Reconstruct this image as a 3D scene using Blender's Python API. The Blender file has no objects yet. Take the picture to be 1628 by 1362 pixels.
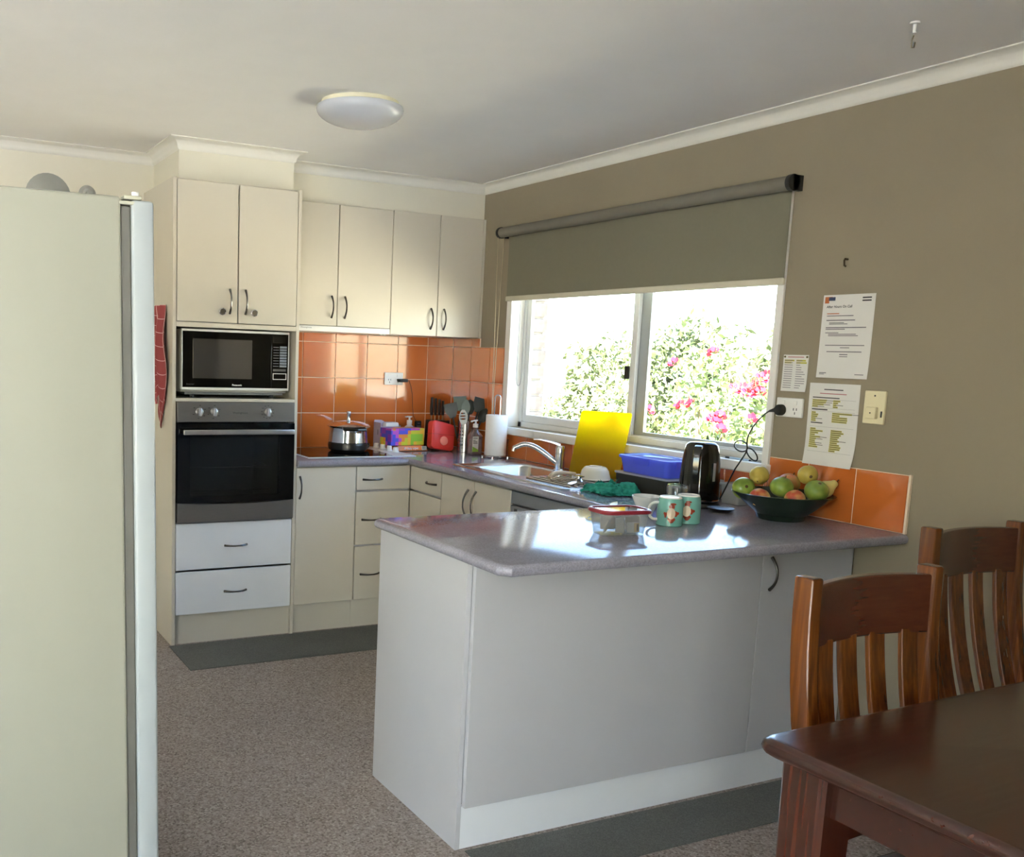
import bpy, bmesh, math, random
import numpy as np
from mathutils import Vector, Matrix, noise as mnoise

SC = bpy.context.scene
COL = SC.collection
PI = math.pi
random.seed(7)

# ------------------------------------------------------------------ camera
cd = bpy.data.cameras.new('camera')
cam = bpy.data.objects.new('camera', cd)
COL.objects.link(cam)
cam.location = (-3.0353, -5.1244, 1.4434)
cam.rotation_euler = (1.4284, -0.0328, -0.4500)
cd.sensor_fit = 'HORIZONTAL'
cd.sensor_width = 36.0
cd.lens = 1544.29 * 36.0 / 1628.0
cd.shift_x = (814 - 588.887) / 1628.0
cd.shift_y = (783.394 - 681) / 1628.0
cd.clip_start = 0.02
cd.clip_end = 300
SC.camera = cam

# ------------------------------------------------------------------ world, sun, exposure
w = bpy.data.worlds.new('world')
SC.world = w
w.use_nodes = True
wn = w.node_tree.nodes
wl = w.node_tree.links
wn.clear()
wo = wn.new('ShaderNodeOutputWorld')
wb = wn.new('ShaderNodeBackground')
sky = wn.new('ShaderNodeTexSky')
sky.sky_type = 'NISHITA'
sky.sun_disc = False
sky.sun_elevation = math.radians(40)
sky.sun_rotation = math.radians(217)
sky.air_density = 1.0
sky.dust_density = 0.3
wl.new(sky.outputs[0], wb.inputs[0])
wb.inputs[1].default_value = 0.95
wl.new(wb.outputs[0], wo.inputs[0])

sl = bpy.data.lights.new('sun', 'SUN')
sl.energy = 80.0
sl.angle = math.radians(0.6)
sl.color = (1.0, 0.98, 0.95)
sun = bpy.data.objects.new('sun', sl)
COL.objects.link(sun)
sun.rotation_euler = Vector((0.46, 0.62, -0.64)).to_track_quat('-Z', 'Y').to_euler()
sun.location = (-8, -8, 12)

SC.view_settings.view_transform = 'Standard'
SC.view_settings.look = 'None'
SC.view_settings.exposure = 1.08
SC.view_settings.gamma = 1.0
SC.view_settings.use_curve_mapping = False
SC.cycles.max_bounces = 10
SC.cycles.diffuse_bounces = 6
SC.cycles.glossy_bounces = 5
SC.cycles.transmission_bounces = 8
SC.cycles.transparent_max_bounces = 16
SC.cycles.caustics_reflective = False
SC.cycles.caustics_refractive = False
SC.cycles.sample_clamp_indirect = 6.0


def portal(name, loc, rot, sx, sy):
    l = bpy.data.lights.new(name, 'AREA')
    l.shape = 'RECTANGLE'
    l.size = sx
    l.size_y = sy
    l.cycles.is_portal = True
    o = bpy.data.objects.new(name, l)
    COL.objects.link(o)
    o.location = loc
    o.rotation_euler = rot


# room extents behind the camera: dining nook closed by a partition, living room with glass doors beyond it
RX0, RY0, CEIL = -6.6, -8.8, 2.405
PX, PY = -3.20, -5.95          # partition corner behind the camera
portal('daylight_kitchen_window', (0.20, -1.505, 1.42), (0, PI / 2, 0), 0.70, 1.80)
portal('daylight_rear_door', (-4.90, RY0 - 0.10, 1.10), (PI / 2, 0, 0), 3.1, 2.1)
portal('daylight_side_window', (RX0 - 0.10, -5.9, 1.45), (0, -PI / 2, 0), 1.4, 1.8)


# ------------------------------------------------------------------ materials
def lin(c):
    return c / 12.92 if c <= 0.04045 else ((c + 0.055) / 1.055) ** 2.4


def hx(s):
    s = s.lstrip('#')
    return tuple(lin(int(s[i:i + 2], 16) / 255) for i in (0, 2, 4)) + (1.0,)


MATS = {}


def mat(name, col, rough=0.5, metal=0.0, spec=0.5, coat=0.0, coat_rough=0.08, var=0.04, vscale=14.0,
        bump=0.0, bscale=200.0, trans=0.0, ior=1.45, alpha=1.0, stretch=None):
    """procedural principled material: base colour with a gentle noise variation and optional fine bump"""
    if name in MATS:
        return MATS[name]
    m = bpy.data.materials.new(name)
    m.use_nodes = True
    nt = m.node_tree
    b = nt.nodes['Principled BSDF']
    c = hx(col) if isinstance(col, str) else tuple(col) + (1.0,)
    tc = nt.nodes.new('ShaderNodeTexCoord')
    src = tc.outputs['Object']
    if stretch:
        mp = nt.nodes.new('ShaderNodeMapping')
        mp.inputs['Scale'].default_value = stretch
        nt.links.new(src, mp.inputs[0])
        src = mp.outputs[0]
    n = nt.nodes.new('ShaderNodeTexNoise')
    n.inputs['Scale'].default_value = vscale
    n.inputs['Detail'].default_value = 4
    nt.links.new(src, n.inputs['Vector'])
    r = nt.nodes.new('ShaderNodeValToRGB')
    r.color_ramp.elements[0].position = 0.3
    r.color_ramp.elements[1].position = 0.7
    r.color_ramp.elements[0].color = tuple(x * (1 - var) for x in c[:3]) + (1,)
    r.color_ramp.elements[1].color = tuple(min(1, x * (1 + var)) for x in c[:3]) + (1,)
    nt.links.new(n.outputs[0], r.inputs[0])
    nt.links.new(r.outputs[0], b.inputs['Base Color'])
    b.inputs['Roughness'].default_value = rough
    b.inputs['Metallic'].default_value = metal
    b.inputs['Specular IOR Level'].default_value = spec
    b.inputs['Coat Weight'].default_value = coat
    b.inputs['Coat Roughness'].default_value = coat_rough
    b.inputs['Transmission Weight'].default_value = trans
    b.inputs['IOR'].default_value = ior
    b.inputs['Alpha'].default_value = alpha
    if bump:
        n2 = nt.nodes.new('ShaderNodeTexNoise')
        n2.inputs['Scale'].default_value = bscale
        n2.inputs['Detail'].default_value = 3
        nt.links.new(src, n2.inputs['Vector'])
        bp = nt.nodes.new('ShaderNodeBump')
        bp.inputs['Strength'].default_value = bump
        bp.inputs['Distance'].default_value = 0.002
        nt.links.new(n2.outputs[0], bp.inputs['Height'])
        nt.links.new(bp.outputs[0], b.inputs['Normal'])
    MATS[name] = m
    return m


def mat_clear(name, col, gloss=0.10, rough=0.03, milk=0.0):
    """thin clear sheet: transparent tint + a little gloss (+ milky scatter)"""
    m = bpy.data.materials.new(name)
    m.use_nodes = True
    nt = m.node_tree
    nt.nodes.clear()
    o = nt.nodes.new('ShaderNodeOutputMaterial')
    t = nt.nodes.new('ShaderNodeBsdfTransparent')
    t.inputs[0].default_value = tuple(col) + (1,)
    g = nt.nodes.new('ShaderNodeBsdfGlossy')
    g.inputs['Roughness'].default_value = rough
    lw = nt.nodes.new('ShaderNodeLayerWeight')
    lw.inputs[0].default_value = 0.25
    mr = nt.nodes.new('ShaderNodeMapRange')
    mr.inputs['To Min'].default_value = gloss * 0.4
    mr.inputs['To Max'].default_value = min(1, gloss * 4)
    nt.links.new(lw.outputs['Facing'], mr.inputs[0])
    mx = nt.nodes.new('ShaderNodeMixShader')
    nt.links.new(mr.outputs[0], mx.inputs[0])
    last = t.outputs[0]
    if milk:
        d = nt.nodes.new('ShaderNodeBsdfDiffuse')
        d.inputs[0].default_value = tuple(min(1, c * 0.95) for c in col) + (1,)
        tl = nt.nodes.new('ShaderNodeBsdfTranslucent')
        tl.inputs[0].default_value = tuple(col) + (1,)
        m1 = nt.nodes.new('ShaderNodeMixShader')
        m1.inputs[0].default_value = 0.5
        nt.links.new(d.outputs[0], m1.inputs[1])
        nt.links.new(tl.outputs[0], m1.inputs[2])
        m2 = nt.nodes.new('ShaderNodeMixShader')
        m2.inputs[0].default_value = milk
        nt.links.new(last, m2.inputs[1])
        nt.links.new(m1.outputs[0], m2.inputs[2])
        last = m2.outputs[0]
    nt.links.new(last, mx.inputs[1])
    nt.links.new(g.outputs[0], mx.inputs[2])
    nt.links.new(mx.outputs[0], o.inputs[0])
    MATS[name] = m
    return m


def mat_wood(name, dark, mid, light, rough=0.25, axis='Z'):
    m = bpy.data.materials.new(name)
    m.use_nodes = True
    nt = m.node_tree
    b = nt.nodes['Principled BSDF']
    tc = nt.nodes.new('ShaderNodeTexCoord')
    mp = nt.nodes.new('ShaderNodeMapping')
    s = {'X': (2.0, 60, 60), 'Y': (60, 2.0, 60), 'Z': (60, 60, 2.0)}[axis]
    mp.inputs['Scale'].default_value = s
    nt.links.new(tc.outputs['Object'], mp.inputs[0])
    n = nt.nodes.new('ShaderNodeTexNoise')
    n.inputs['Scale'].default_value = 1.6
    n.inputs['Detail'].default_value = 8
    n.inputs['Distortion'].default_value = 0.25
    nt.links.new(mp.outputs[0], n.inputs['Vector'])
    r = nt.nodes.new('ShaderNodeValToRGB')
    r.color_ramp.elements[0].position = 0.28
    r.color_ramp.elements[0].color = hx(dark)
    r.color_ramp.elements[1].position = 0.75
    r.color_ramp.elements[1].color = hx(light)
    e = r.color_ramp.elements.new(0.52)
    e.color = hx(mid)
    nt.links.new(n.outputs[0], r.inputs[0])
    nt.links.new(r.outputs[0], b.inputs['Base Color'])
    b.inputs['Roughness'].default_value = rough
    b.inputs['Coat Weight'].default_value = 0.3
    b.inputs['Coat Roughness'].default_value = 0.15
    bp = nt.nodes.new('ShaderNodeBump')
    bp.inputs['Strength'].default_value = 0.025
    bp.inputs['Distance'].default_value = 0.001
    nt.links.new(n.outputs[0], bp.inputs['Height'])
    nt.links.new(bp.outputs[0], b.inputs['Normal'])
    MATS[name] = m
    return m


def mat_speckle(name, cols, scale, rough=0.6, scale2=None, spec=0.3, coat=0.0):
    """fine flecked surface: voronoi cells picked through a constant ramp, mixed with soft noise"""
    m = bpy.data.materials.new(name)
    m.use_nodes = True
    nt = m.node_tree
    b = nt.nodes['Principled BSDF']
    tc = nt.nodes.new('ShaderNodeTexCoord')
    v = nt.nodes.new('ShaderNodeTexVoronoi')
    v.inputs['Scale'].default_value = scale
    nt.links.new(tc.outputs['Object'], v.inputs['Vector'])
    sp = nt.nodes.new('ShaderNodeSeparateColor')
    nt.links.new(v.outputs['Color'], sp.inputs[0])
    r = nt.nodes.new('ShaderNodeValToRGB')
    r.color_ramp.interpolation = 'LINEAR'
    el = r.color_ramp.elements
    while len(el) < len(cols):
        el.new(0.5)
    for i, c in enumerate(cols):
        el[i].position = i / (len(cols) - 1)
        el[i].color = hx(c)
    nt.links.new(sp.outputs[0], r.inputs[0])
    n = nt.nodes.new('ShaderNodeTexNoise')
    n.inputs['Scale'].default_value = scale2 or 3.0
    n.inputs['Detail'].default_value = 5
    nt.links.new(tc.outputs['Object'], n.inputs['Vector'])
    mx = nt.nodes.new('ShaderNodeMix')
    mx.data_type = 'RGBA'
    mx.blend_type = 'MULTIPLY'
    mx.inputs[0].default_value = 0.35
    nt.links.new(r.outputs[0], mx.inputs[6])
    rr = nt.nodes.new('ShaderNodeValToRGB')
    rr.color_ramp.elements[0].color = (0.6, 0.6, 0.6, 1)
    rr.color_ramp.elements[0].position = 0.3
    rr.color_ramp.elements[1].position = 0.7
    nt.links.new(n.outputs[0], rr.inputs[0])
    nt.links.new(rr.outputs[0], mx.inputs[7])
    nt.links.new(mx.outputs[2], b.inputs['Base Color'])
    b.inputs['Roughness'].default_value = rough
    b.inputs['Specular IOR Level'].default_value = spec
    b.inputs['Coat Weight'].default_value = coat
    MATS[name] = m
    return m


def mat_trans(name, col, mix=0.5, rough=0.4, gloss=0.06):
    """translucent plastic / cloth: diffuse + translucent + faint gloss"""
    m = bpy.data.materials.new(name)
    m.use_nodes = True
    nt = m.node_tree
    nt.nodes.clear()
    o = nt.nodes.new('ShaderNodeOutputMaterial')
    n = nt.nodes.new('ShaderNodeTexNoise')
    n.inputs['Scale'].default_value = 60
    tc = nt.nodes.new('ShaderNodeTexCoord')
    nt.links.new(tc.outputs['Object'], n.inputs['Vector'])
    r = nt.nodes.new('ShaderNodeValToRGB')
    c = hx(col)
    r.color_ramp.elements[0].color = tuple(x * 0.94 for x in c[:3]) + (1,)
    r.color_ramp.elements[1].color = c
    nt.links.new(n.outputs[0], r.inputs[0])
    d = nt.nodes.new('ShaderNodeBsdfDiffuse')
    t = nt.nodes.new('ShaderNodeBsdfTranslucent')
    nt.links.new(r.outputs[0], d.inputs[0])
    nt.links.new(r.outputs[0], t.inputs[0])
    m1 = nt.nodes.new('ShaderNodeMixShader')
    m1.inputs[0].default_value = mix
    nt.links.new(d.outputs[0], m1.inputs[1])
    nt.links.new(t.outputs[0], m1.inputs[2])
    g = nt.nodes.new('ShaderNodeBsdfGlossy')
    g.inputs['Roughness'].default_value = rough
    m2 = nt.nodes.new('ShaderNodeMixShader')
    m2.inputs[0].default_value = gloss
    nt.links.new(m1.outputs[0], m2.inputs[1])
    nt.links.new(g.outputs[0], m2.inputs[2])
    nt.links.new(m2.outputs[0], o.inputs[0])
    MATS[name] = m
    return m


def mat_stripes(name, base, line, n_u, n_v, width=0.05):
    """cloth with thin woven lines along UV"""
    m = bpy.data.materials.new(name)
    m.use_nodes = True
    nt = m.node_tree
    b = nt.nodes['Principled BSDF']
    uv = nt.nodes.new('ShaderNodeUVMap')
    sp = nt.nodes.new('ShaderNodeSeparateXYZ')
    nt.links.new(uv.outputs[0], sp.inputs[0])

    def lines(sock, n):
        mu = nt.nodes.new('ShaderNodeMath'); mu.operation = 'MULTIPLY'; mu.inputs[1].default_value = n
        nt.links.new(sock, mu.inputs[0])
        fr = nt.nodes.new('ShaderNodeMath'); fr.operation = 'FRACT'
        nt.links.new(mu.outputs[0], fr.inputs[0])
        lt = nt.nodes.new('ShaderNodeMath'); lt.operation = 'LESS_THAN'; lt.inputs[1].default_value = width
        nt.links.new(fr.outputs[0], lt.inputs[0])
        return lt.outputs[0]
    a = lines(sp.outputs[1], n_v)
    if n_u:
        c = lines(sp.outputs[0], n_u)
        mx = nt.nodes.new('ShaderNodeMath'); mx.operation = 'MAXIMUM'
        nt.links.new(a, mx.inputs[0]); nt.links.new(c, mx.inputs[1])
        a = mx.outputs[0]
    mc = nt.nodes.new('ShaderNodeMix'); mc.data_type = 'RGBA'
    mc.inputs[6].default_value = hx(base)
    mc.inputs[7].default_value = hx(line)
    nt.links.new(a, mc.inputs[0])
    nt.links.new(mc.outputs[2], b.inputs['Base Color'])
    b.inputs['Roughness'].default_value = 0.9
    b.inputs['Specular IOR Level'].default_value = 0.1
    MATS[name] = m
    return m


def mat_mosaic(name, cols, cell):
    """printed carton: coloured squares"""
    m = bpy.data.materials.new(name)
    m.use_nodes = True
    nt = m.node_tree
    b = nt.nodes['Principled BSDF']
    tc = nt.nodes.new('ShaderNodeTexCoord')
    sn = nt.nodes.new('ShaderNodeVectorMath'); sn.operation = 'SNAP'
    sn.inputs[1].default_value = (cell, cell, cell)
    nt.links.new(tc.outputs['Object'], sn.inputs[0])
    no = nt.nodes.new('ShaderNodeTexNoise'); no.inputs['Scale'].default_value = 9.0
    no.inputs['Detail'].default_value = 1.0
    nt.links.new(sn.outputs[0], no.inputs['Vector'])
    r = nt.nodes.new('ShaderNodeValToRGB')
    r.color_ramp.interpolation = 'CONSTANT'
    el = r.color_ramp.elements
    while len(el) < len(cols):
        el.new(0.5)
    for i, c in enumerate(cols):
        el[i].position = 0.30 + 0.42 * i / len(cols) if i else 0.0
        el[i].color = hx(c)
    nt.links.new(no.outputs[0], r.inputs[0])
    nt.links.new(r.outputs[0], b.inputs['Base Color'])
    b.inputs['Roughness'].default_value = 0.45
    MATS[name] = m
    return m


def mat_two(name, c1, c2, scale, rough, p0=0.38, p1=0.62):
    m = mat(name, c1, rough)
    nt = m.node_tree
    n = [x for x in nt.nodes if x.type == 'TEX_NOISE'][0]
    n.inputs['Scale'].default_value = scale
    n.inputs['Detail'].default_value = 2
    r = [x for x in nt.nodes if x.type == 'VALTORGB'][0]
    r.color_ramp.elements[0].position = p0
    r.color_ramp.elements[1].position = p1
    r.color_ramp.elements[0].color = hx(c1)
    r.color_ramp.elements[1].color = hx(c2)
    return m


# paints and surfaces
CEILP = mat('ceiling_paint', '#f4f3f1', 0.9, var=0.012, vscale=5, bump=0.05, bscale=300)
WALLT = mat('tan_wall_paint', '#8a806c', 0.85, var=0.02, vscale=4, bump=0.08, bscale=260)
WALLC = mat('cream_wall_paint', '#e0dbcb', 0.85, var=0.015, vscale=4, bump=0.05, bscale=260)
TRIM = mat('cornice_white', '#e9e6dd', 0.7, var=0.01)
CREAM = mat('cream_laminate', '#cfc8ba', 0.32, spec=0.45, var=0.012, vscale=6)
WLAM = mat('white_laminate', '#b8b8bc', 0.30, spec=0.45, var=0.012, vscale=6)
WLAM_LIT = mat('lit_white_laminate', '#e6e8ec', 0.30, spec=0.45, var=0.012, vscale=6)  # lighter copy of the white laminate, stronger light put into its colour
WSAT = mat('white_gloss_paint', '#eceae6', 0.35, var=0.01)
ALU = mat('white_aluminium', '#e2e4e4', 0.4, var=0.01)
ALUG = mat('grey_aluminium', '#aeb4b6', 0.35, metal=0.4, var=0.02)
TILE = mat('orange_tile_glaze', '#c06830', 0.10, spec=0.6, coat=0.4, coat_rough=0.03, var=0.06, vscale=5)
GROUT = mat('tile_grout', '#ecd2b8', 0.9, var=0.05)
WTOP = mat_speckle('mauve_grey_laminate', ['#86848f', '#908e9a', '#9997a4', '#8a8894'], 260, rough=0.10, scale2=9, spec=0.42, coat=0.0)
FLOORM = mat_speckle('brown_flecked_vinyl', ['#6a5f5a', '#8d827d', '#a39a94', '#857a75', '#b3aaa4'], 170, rough=0.7, scale2=2.0)
MATM = mat_speckle('charcoal_mat', ['#545653', '#60625f', '#6c6e6a'], 320, rough=0.75, scale2=5)
CHROME = mat('chrome', '#d8d9dc', 0.12, metal=1.0, var=0.02)
DCHROME = mat('dark_chrome', '#6f6d6b', 0.25, metal=1.0, var=0.05)
STEEL = mat('brushed_steel', '#c2c2c0', 0.24, metal=1.0, var=0.05, vscale=30, stretch=(1, 12, 1))
OSTEEL = mat('oven_steel', '#8a8785', 0.38, metal=0.9, var=0.04, vscale=40, stretch=(1, 1, 18))
BLKG = mat('black_glass', '#060607', 0.05, spec=0.6, var=0.05)
BLKP = mat('black_plastic', '#15150f', 0.28, var=0.08)
BLKM = mat('black_matt_plastic', '#1d1d1c', 0.55, var=0.08)
WPL = mat('white_plastic', '#ecebe8', 0.35, var=0.01)
CPL = mat('cream_plastic', '#ded4b0', 0.4, var=0.02)
GREYP = mat('grey_print', '#5d5b59', 0.6, var=0.05)
DARKP = mat('dark_ink', '#302f33', 0.7, var=0.05)
INK = mat('faded_ink', '#77757a', 0.8, var=0.1, vscale=60)
REDINK = mat('red_ink', '#a8616b', 0.8, var=0.1)
YELI = mat('yellow_highlighter', '#b9b04a', 0.8, var=0.06)
PAPER = mat('white_paper', '#dedcd8', 0.85, var=0.015)
GLASS = mat_clear('window_glass', (0.97, 0.985, 0.98), 0.05, 0.01)
CLEAR = mat_clear('clear_plastic', (0.90, 0.92, 0.93), 0.14, 0.05, milk=0.12)
CLEARW = mat_clear('frosted_plastic', (0.86, 0.88, 0.88), 0.12, 0.15, milk=0.55)
TINT = mat_clear('tinted_oven_glass', (0.62, 0.64, 0.64), 0.10, 0.03)
TINT2 = mat_clear('tinted_microwave_glass', (0.10, 0.10, 0.11), 0.14, 0.03)
BLUEP = mat_clear('blue_plastic', (0.30, 0.40, 0.95), 0.10, 0.12, milk=0.45)
TUMB = mat_clear('drinking_glass', (0.88, 0.91, 0.90), 0.18, 0.02)
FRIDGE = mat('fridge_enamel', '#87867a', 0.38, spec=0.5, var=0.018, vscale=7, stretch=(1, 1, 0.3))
FRIDGED = mat('fridge_door_enamel', '#989e9f', 0.28, spec=0.5, var=0.01)
GASK = mat('grey_rubber', '#5b5a54', 0.6, var=0.05)
WOODT = mat_wood('mahogany_table', '#26110b', '#32170f', '#3f1d13', 0.22, 'X')
WOODC = mat_wood('mahogany_chair', '#4a250f', '#603413', '#7a4518', 0.24, 'Z')
WOODL = mat_wood('mahogany_leg', '#2f150d', '#3c1b10', '#4b2414', 0.26, 'Z')
WOODR = mat_wood('mahogany_rail', '#452216', '#4c2719', '#532c1c', 0.24, 'X')
BLIND = mat_trans('blind_fabric', '#7d7a68', 0.12, 0.8, 0.02)
YELB = mat_trans('yellow_board_plastic', '#f0d80c', 0.86, 0.3, 0.04)
RED = mat('red_plastic', '#d63a34', 0.35, var=0.03)
PINK = mat('pink_plastic', '#f08d80', 0.4, var=0.03)
TEALM = mat('teal_glaze', '#6fa79b', 0.12, spec=0.6, var=0.03)
CERW = mat('white_ceramic', '#e8e4da', 0.15, var=0.01)
BROWNI = mat('brown_print', '#8f3a26', 0.2, var=0.08)
CREAMI = mat('cream_print', '#e0cbb0', 0.2, var=0.05)
TEALC = mat('teal_cloth', '#2f8370', 0.95, spec=0.05, var=0.35, vscale=55)
GREENB = mat('dark_green_glaze', '#1e2a22', 0.18, spec=0.6, var=0.1)
APPG = mat_two('green_apple_skin', '#6c8434', '#87983e', 26, 0.35)
APPR = mat_two('red_apple_skin', '#a8442f', '#c29a5a', 24, 0.38)
PEARY = mat('pear_skin', '#b09c48', 0.45, var=0.14, vscale=28)
STEMM = mat('fruit_stem', '#4a3720', 0.8, var=0.1)
BEIGEP = mat('beige_plastic', '#b8a184', 0.4, var=0.05)
ORANGEP = mat('orange_film', '#dd7a22', 0.3, var=0.06)
SOAPL = mat_clear('clear_soap_bottle', (0.84, 0.80, 0.80), 0.14, 0.05, milk=0.25)
LIMEP = mat('lime_print', '#8dbb4b', 0.5, var=0.05)
LILAC = mat('lilac_carton', '#b6adc0', 0.5, var=0.06)
LOGOO = mat('orange_print', '#b5683c', 0.8, var=0.03)
LOGOB = mat('navy_print', '#39425c', 0.8, var=0.03)
OPAL = mat('opal_diffuser', '#c3c5cb', 0.25, spec=0.5, var=0.01)
BRICK = mat('grey_brick', '#8f8680', 0.85, var=0.15, vscale=30, bump=0.4, bscale=120)
MORT = mat('mortar', '#b7b0a8', 0.95, var=0.05)
LAWN = mat('dry_lawn', '#b3ac98', 0.95, var=0.2, vscale=3)
PAVE = mat('bounce_paving', '#d2d4d6', 0.9, var=0.06, vscale=2)
FENCEM = mat('cream_fence_steel', '#d9d4c2', 0.55, var=0.03)
LEAF = mat_trans('hedge_leaf', '#5a6540', 0.35, 0.4, 0.06)
LEAF2 = mat_trans('rose_leaf', '#66753f', 0.35, 0.4, 0.06)
STEMG = mat('shrub_stem', '#6a5a40', 0.8, var=0.1)
ROSE = mat_trans('red_petal', '#b01c34', 0.35, 0.5, 0.03)
TOWELM = mat_stripes('red_tea_towel', '#94484a', '#d8b4b0', 4, 9, 0.045)
MOSAIC = mat_mosaic('mosaic_carton_print', ['#8a3fb0', '#4a4fc8', '#b84fb8', '#e08a3c', '#c8c832', '#e6b23a', '#8fc23a'], 0.021)

# ------------------------------------------------------------------ mesh helpers
OFF = {}


class MB:
    def __init__(s):
        s.v = []; s.f = []; s.uv = None

    def add(s, vs, fs):
        n = len(s.v)
        s.v += [tuple(p) for p in vs]
        s.f += [tuple(i + n for i in f) for f in fs]
        return s

    def box(s, x0, x1, y0, y1, z0, z1):
        x0, x1 = min(x0, x1), max(x0, x1); y0, y1 = min(y0, y1), max(y0, y1); z0, z1 = min(z0, z1), max(z0, z1)
        return s.add([(x0, y0, z0), (x1, y0, z0), (x1, y1, z0), (x0, y1, z0), (x0, y0, z1), (x1, y0, z1), (x1, y1, z1), (x0, y1, z1)],
                     [(0, 3, 2, 1), (4, 5, 6, 7), (0, 1, 5, 4), (1, 2, 6, 5), (2, 3, 7, 6), (3, 0, 4, 7)])

    def prism(s, poly, a0, a1, axis='z'):
        n = len(poly)
        def pt(p, a):
            return {'z': (p[0], p[1], a), 'y': (p[0], a, p[1]), 'x': (a, p[0], p[1])}[axis]
        vs = [pt(p, a0) for p in poly] + [pt(p, a1) for p in poly]
        fs = [tuple(range(n))[::-1], tuple(range(n, 2 * n))]
        for i in range(n):
            j = (i + 1) % n
            fs.append((i, j, n + j, n + i))
        return s.add(vs, fs)

    def lathe(s, prof, c=(0, 0, 0), seg=32, axis='z', cap=True):
        """profile [(r,h)...] turned about an axis through c"""
        vs = []; fs = []; k = len(prof)
        for r, h in prof:
            for i in range(seg):
                a = 2 * PI * i / seg
                x, y = r * math.cos(a), r * math.sin(a)
                p = {'z': (x, y, h), 'x': (h, x, y), 'y': (y, h, x)}[axis]
                vs.append((c[0] + p[0], c[1] + p[1], c[2] + p[2]))
        for j in range(k - 1):
            for i in range(seg):
                i2 = (i + 1) % seg
                fs.append((j * seg + i, j * seg + i2, (j + 1) * seg + i2, (j + 1) * seg + i))
        if cap:
            if prof[0][0] > 1e-5: fs.append(tuple(range(seg))[::-1])
            if prof[-1][0] > 1e-5: fs.append(tuple((k - 1) * seg + i for i in range(seg)))
        return s.add(vs, fs)

    def cyl(s, c, r, h, axis='z', seg=24):
        return s.lathe([(r, 0), (r, h)], c, seg, axis)

    def tube(s, pts, r, seg=8, closed=False, cap=True):
        pts = [Vector(p) for p in pts]; n = len(pts)
        rr = r if isinstance(r, (list, tuple)) else [r] * n
        vs = []; fs = []; prev = None
        for i, p in enumerate(pts):
            if closed: t = pts[(i + 1) % n] - pts[i - 1]
            else: t = pts[min(i + 1, n - 1)] - pts[max(i - 1, 0)]
            if t.length < 1e-9: t = Vector((0, 0, 1))
            t.normalize()
            if prev is None:
                u = t.orthogonal().normalized()
            else:
                u = (prev - t * prev.dot(t))
                u = u.normalized() if u.length > 1e-6 else t.orthogonal().normalized()
            prev = u
            v = t.cross(u)
            for k in range(seg):
                a = 2 * PI * k / seg
                vs.append(p + (u * math.cos(a) + v * math.sin(a)) * rr[i])
        m = n if closed else n - 1
        for i in range(m):
            j = (i + 1) % n
            for k in range(seg):
                k2 = (k + 1) % seg
                fs.append((i * seg + k, i * seg + k2, j * seg + k2, j * seg + k))
        if not closed and cap:
            fs.append(tuple(range(seg))[::-1]); fs.append(tuple((n - 1) * seg + k for k in range(seg)))
        return s.add(vs, fs)

    def bar(s, pts, wd, dp, side=(1, 0, 0)):
        """rectangular section swept along pts; 'side' is the width direction"""
        pts = [Vector(p) for p in pts]; n = len(pts); sd = Vector(side).normalized()
        vs = []; fs = []
        for i, p in enumerate(pts):
            t = (pts[min(i + 1, n - 1)] - pts[max(i - 1, 0)]).normalized()
            q = t.cross(sd).normalized()
            W = wd[i] if isinstance(wd, (list, tuple)) else wd
            D = dp[i] if isinstance(dp, (list, tuple)) else dp
            vs += [p - sd * W / 2 - q * D / 2, p + sd * W / 2 - q * D / 2, p + sd * W / 2 + q * D / 2, p - sd * W / 2 + q * D / 2]
        for i in range(n - 1):
            for k in range(4):
                k2 = (k + 1) % 4
                fs.append((i * 4 + k, i * 4 + k2, i * 4 + 4 + k2, i * 4 + 4 + k))
        fs.append((3, 2, 1, 0)); fs.append(tuple((n - 1) * 4 + k for k in range(4)))
        return s.add(vs, fs)

    def rings(s, loops, cap0=True, cap1=True):
        n = len(loops[0]); vs = [p for l in loops for p in l]; fs = []
        for j in range(len(loops) - 1):
            for i in range(n):
                i2 = (i + 1) % n
                fs.append((j * n + i, j * n + i2, (j + 1) * n + i2, (j + 1) * n + i))
        if cap0: fs.append(tuple(range(n))[::-1])
        if cap1: fs.append(tuple((len(loops) - 1) * n + i for i in range(n)))
        return s.add(vs, fs)

    def grid(s, fn, nu, nv, uv=True):
        base = len(s.v)
        vs = [fn(i / (nu - 1), j / (nv - 1)) for j in range(nv) for i in range(nu)]
        fs = [(j * nu + i, j * nu + i + 1, (j + 1) * nu + i + 1, (j + 1) * nu + i) for j in range(nv - 1) for i in range(nu - 1)]
        s.add(vs, fs)
        if uv:
            s.uv = {base + j * nu + i: (i / (nu - 1), j / (nv - 1)) for j in range(nv) for i in range(nu)}
        return s

    def xf(s, M, start=0):
        s.v = s.v[:start] + [tuple(M @ Vector(p)) for p in s.v[start:]]
        return s

    def mesh(s, name, m, bevel=0.0, seg=2, smooth=True, angle=35, off=(0, 0, 0), solid=0.0):
        me = bpy.data.meshes.new(name)
        me.from_pydata([(p[0] - off[0], p[1] - off[1], p[2] - off[2]) for p in s.v], [], s.f)
        bm = bmesh.new(); bm.from_mesh(me)
        if s.uv:
            lay = bm.loops.layers.uv.new('UVMap')
            for f in bm.faces:
                for l in f.loops:
                    l[lay].uv = s.uv.get(l.vert.index, (0, 0))
        bmesh.ops.recalc_face_normals(bm, faces=bm.faces)
        if solid:
            bmesh.ops.solidify(bm, geom=bm.faces[:], thickness=solid)
        if bevel:
            es = [e for e in bm.edges if len(e.link_faces) == 2 and e.calc_face_angle(0) > 0.6]
            bmesh.ops.bevel(bm, geom=es, offset=bevel, segments=seg, profile=0.5, affect='EDGES', clamp_overlap=True)
        bm.to_mesh(me); bm.free()
        if bevel: angle = 20
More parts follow.
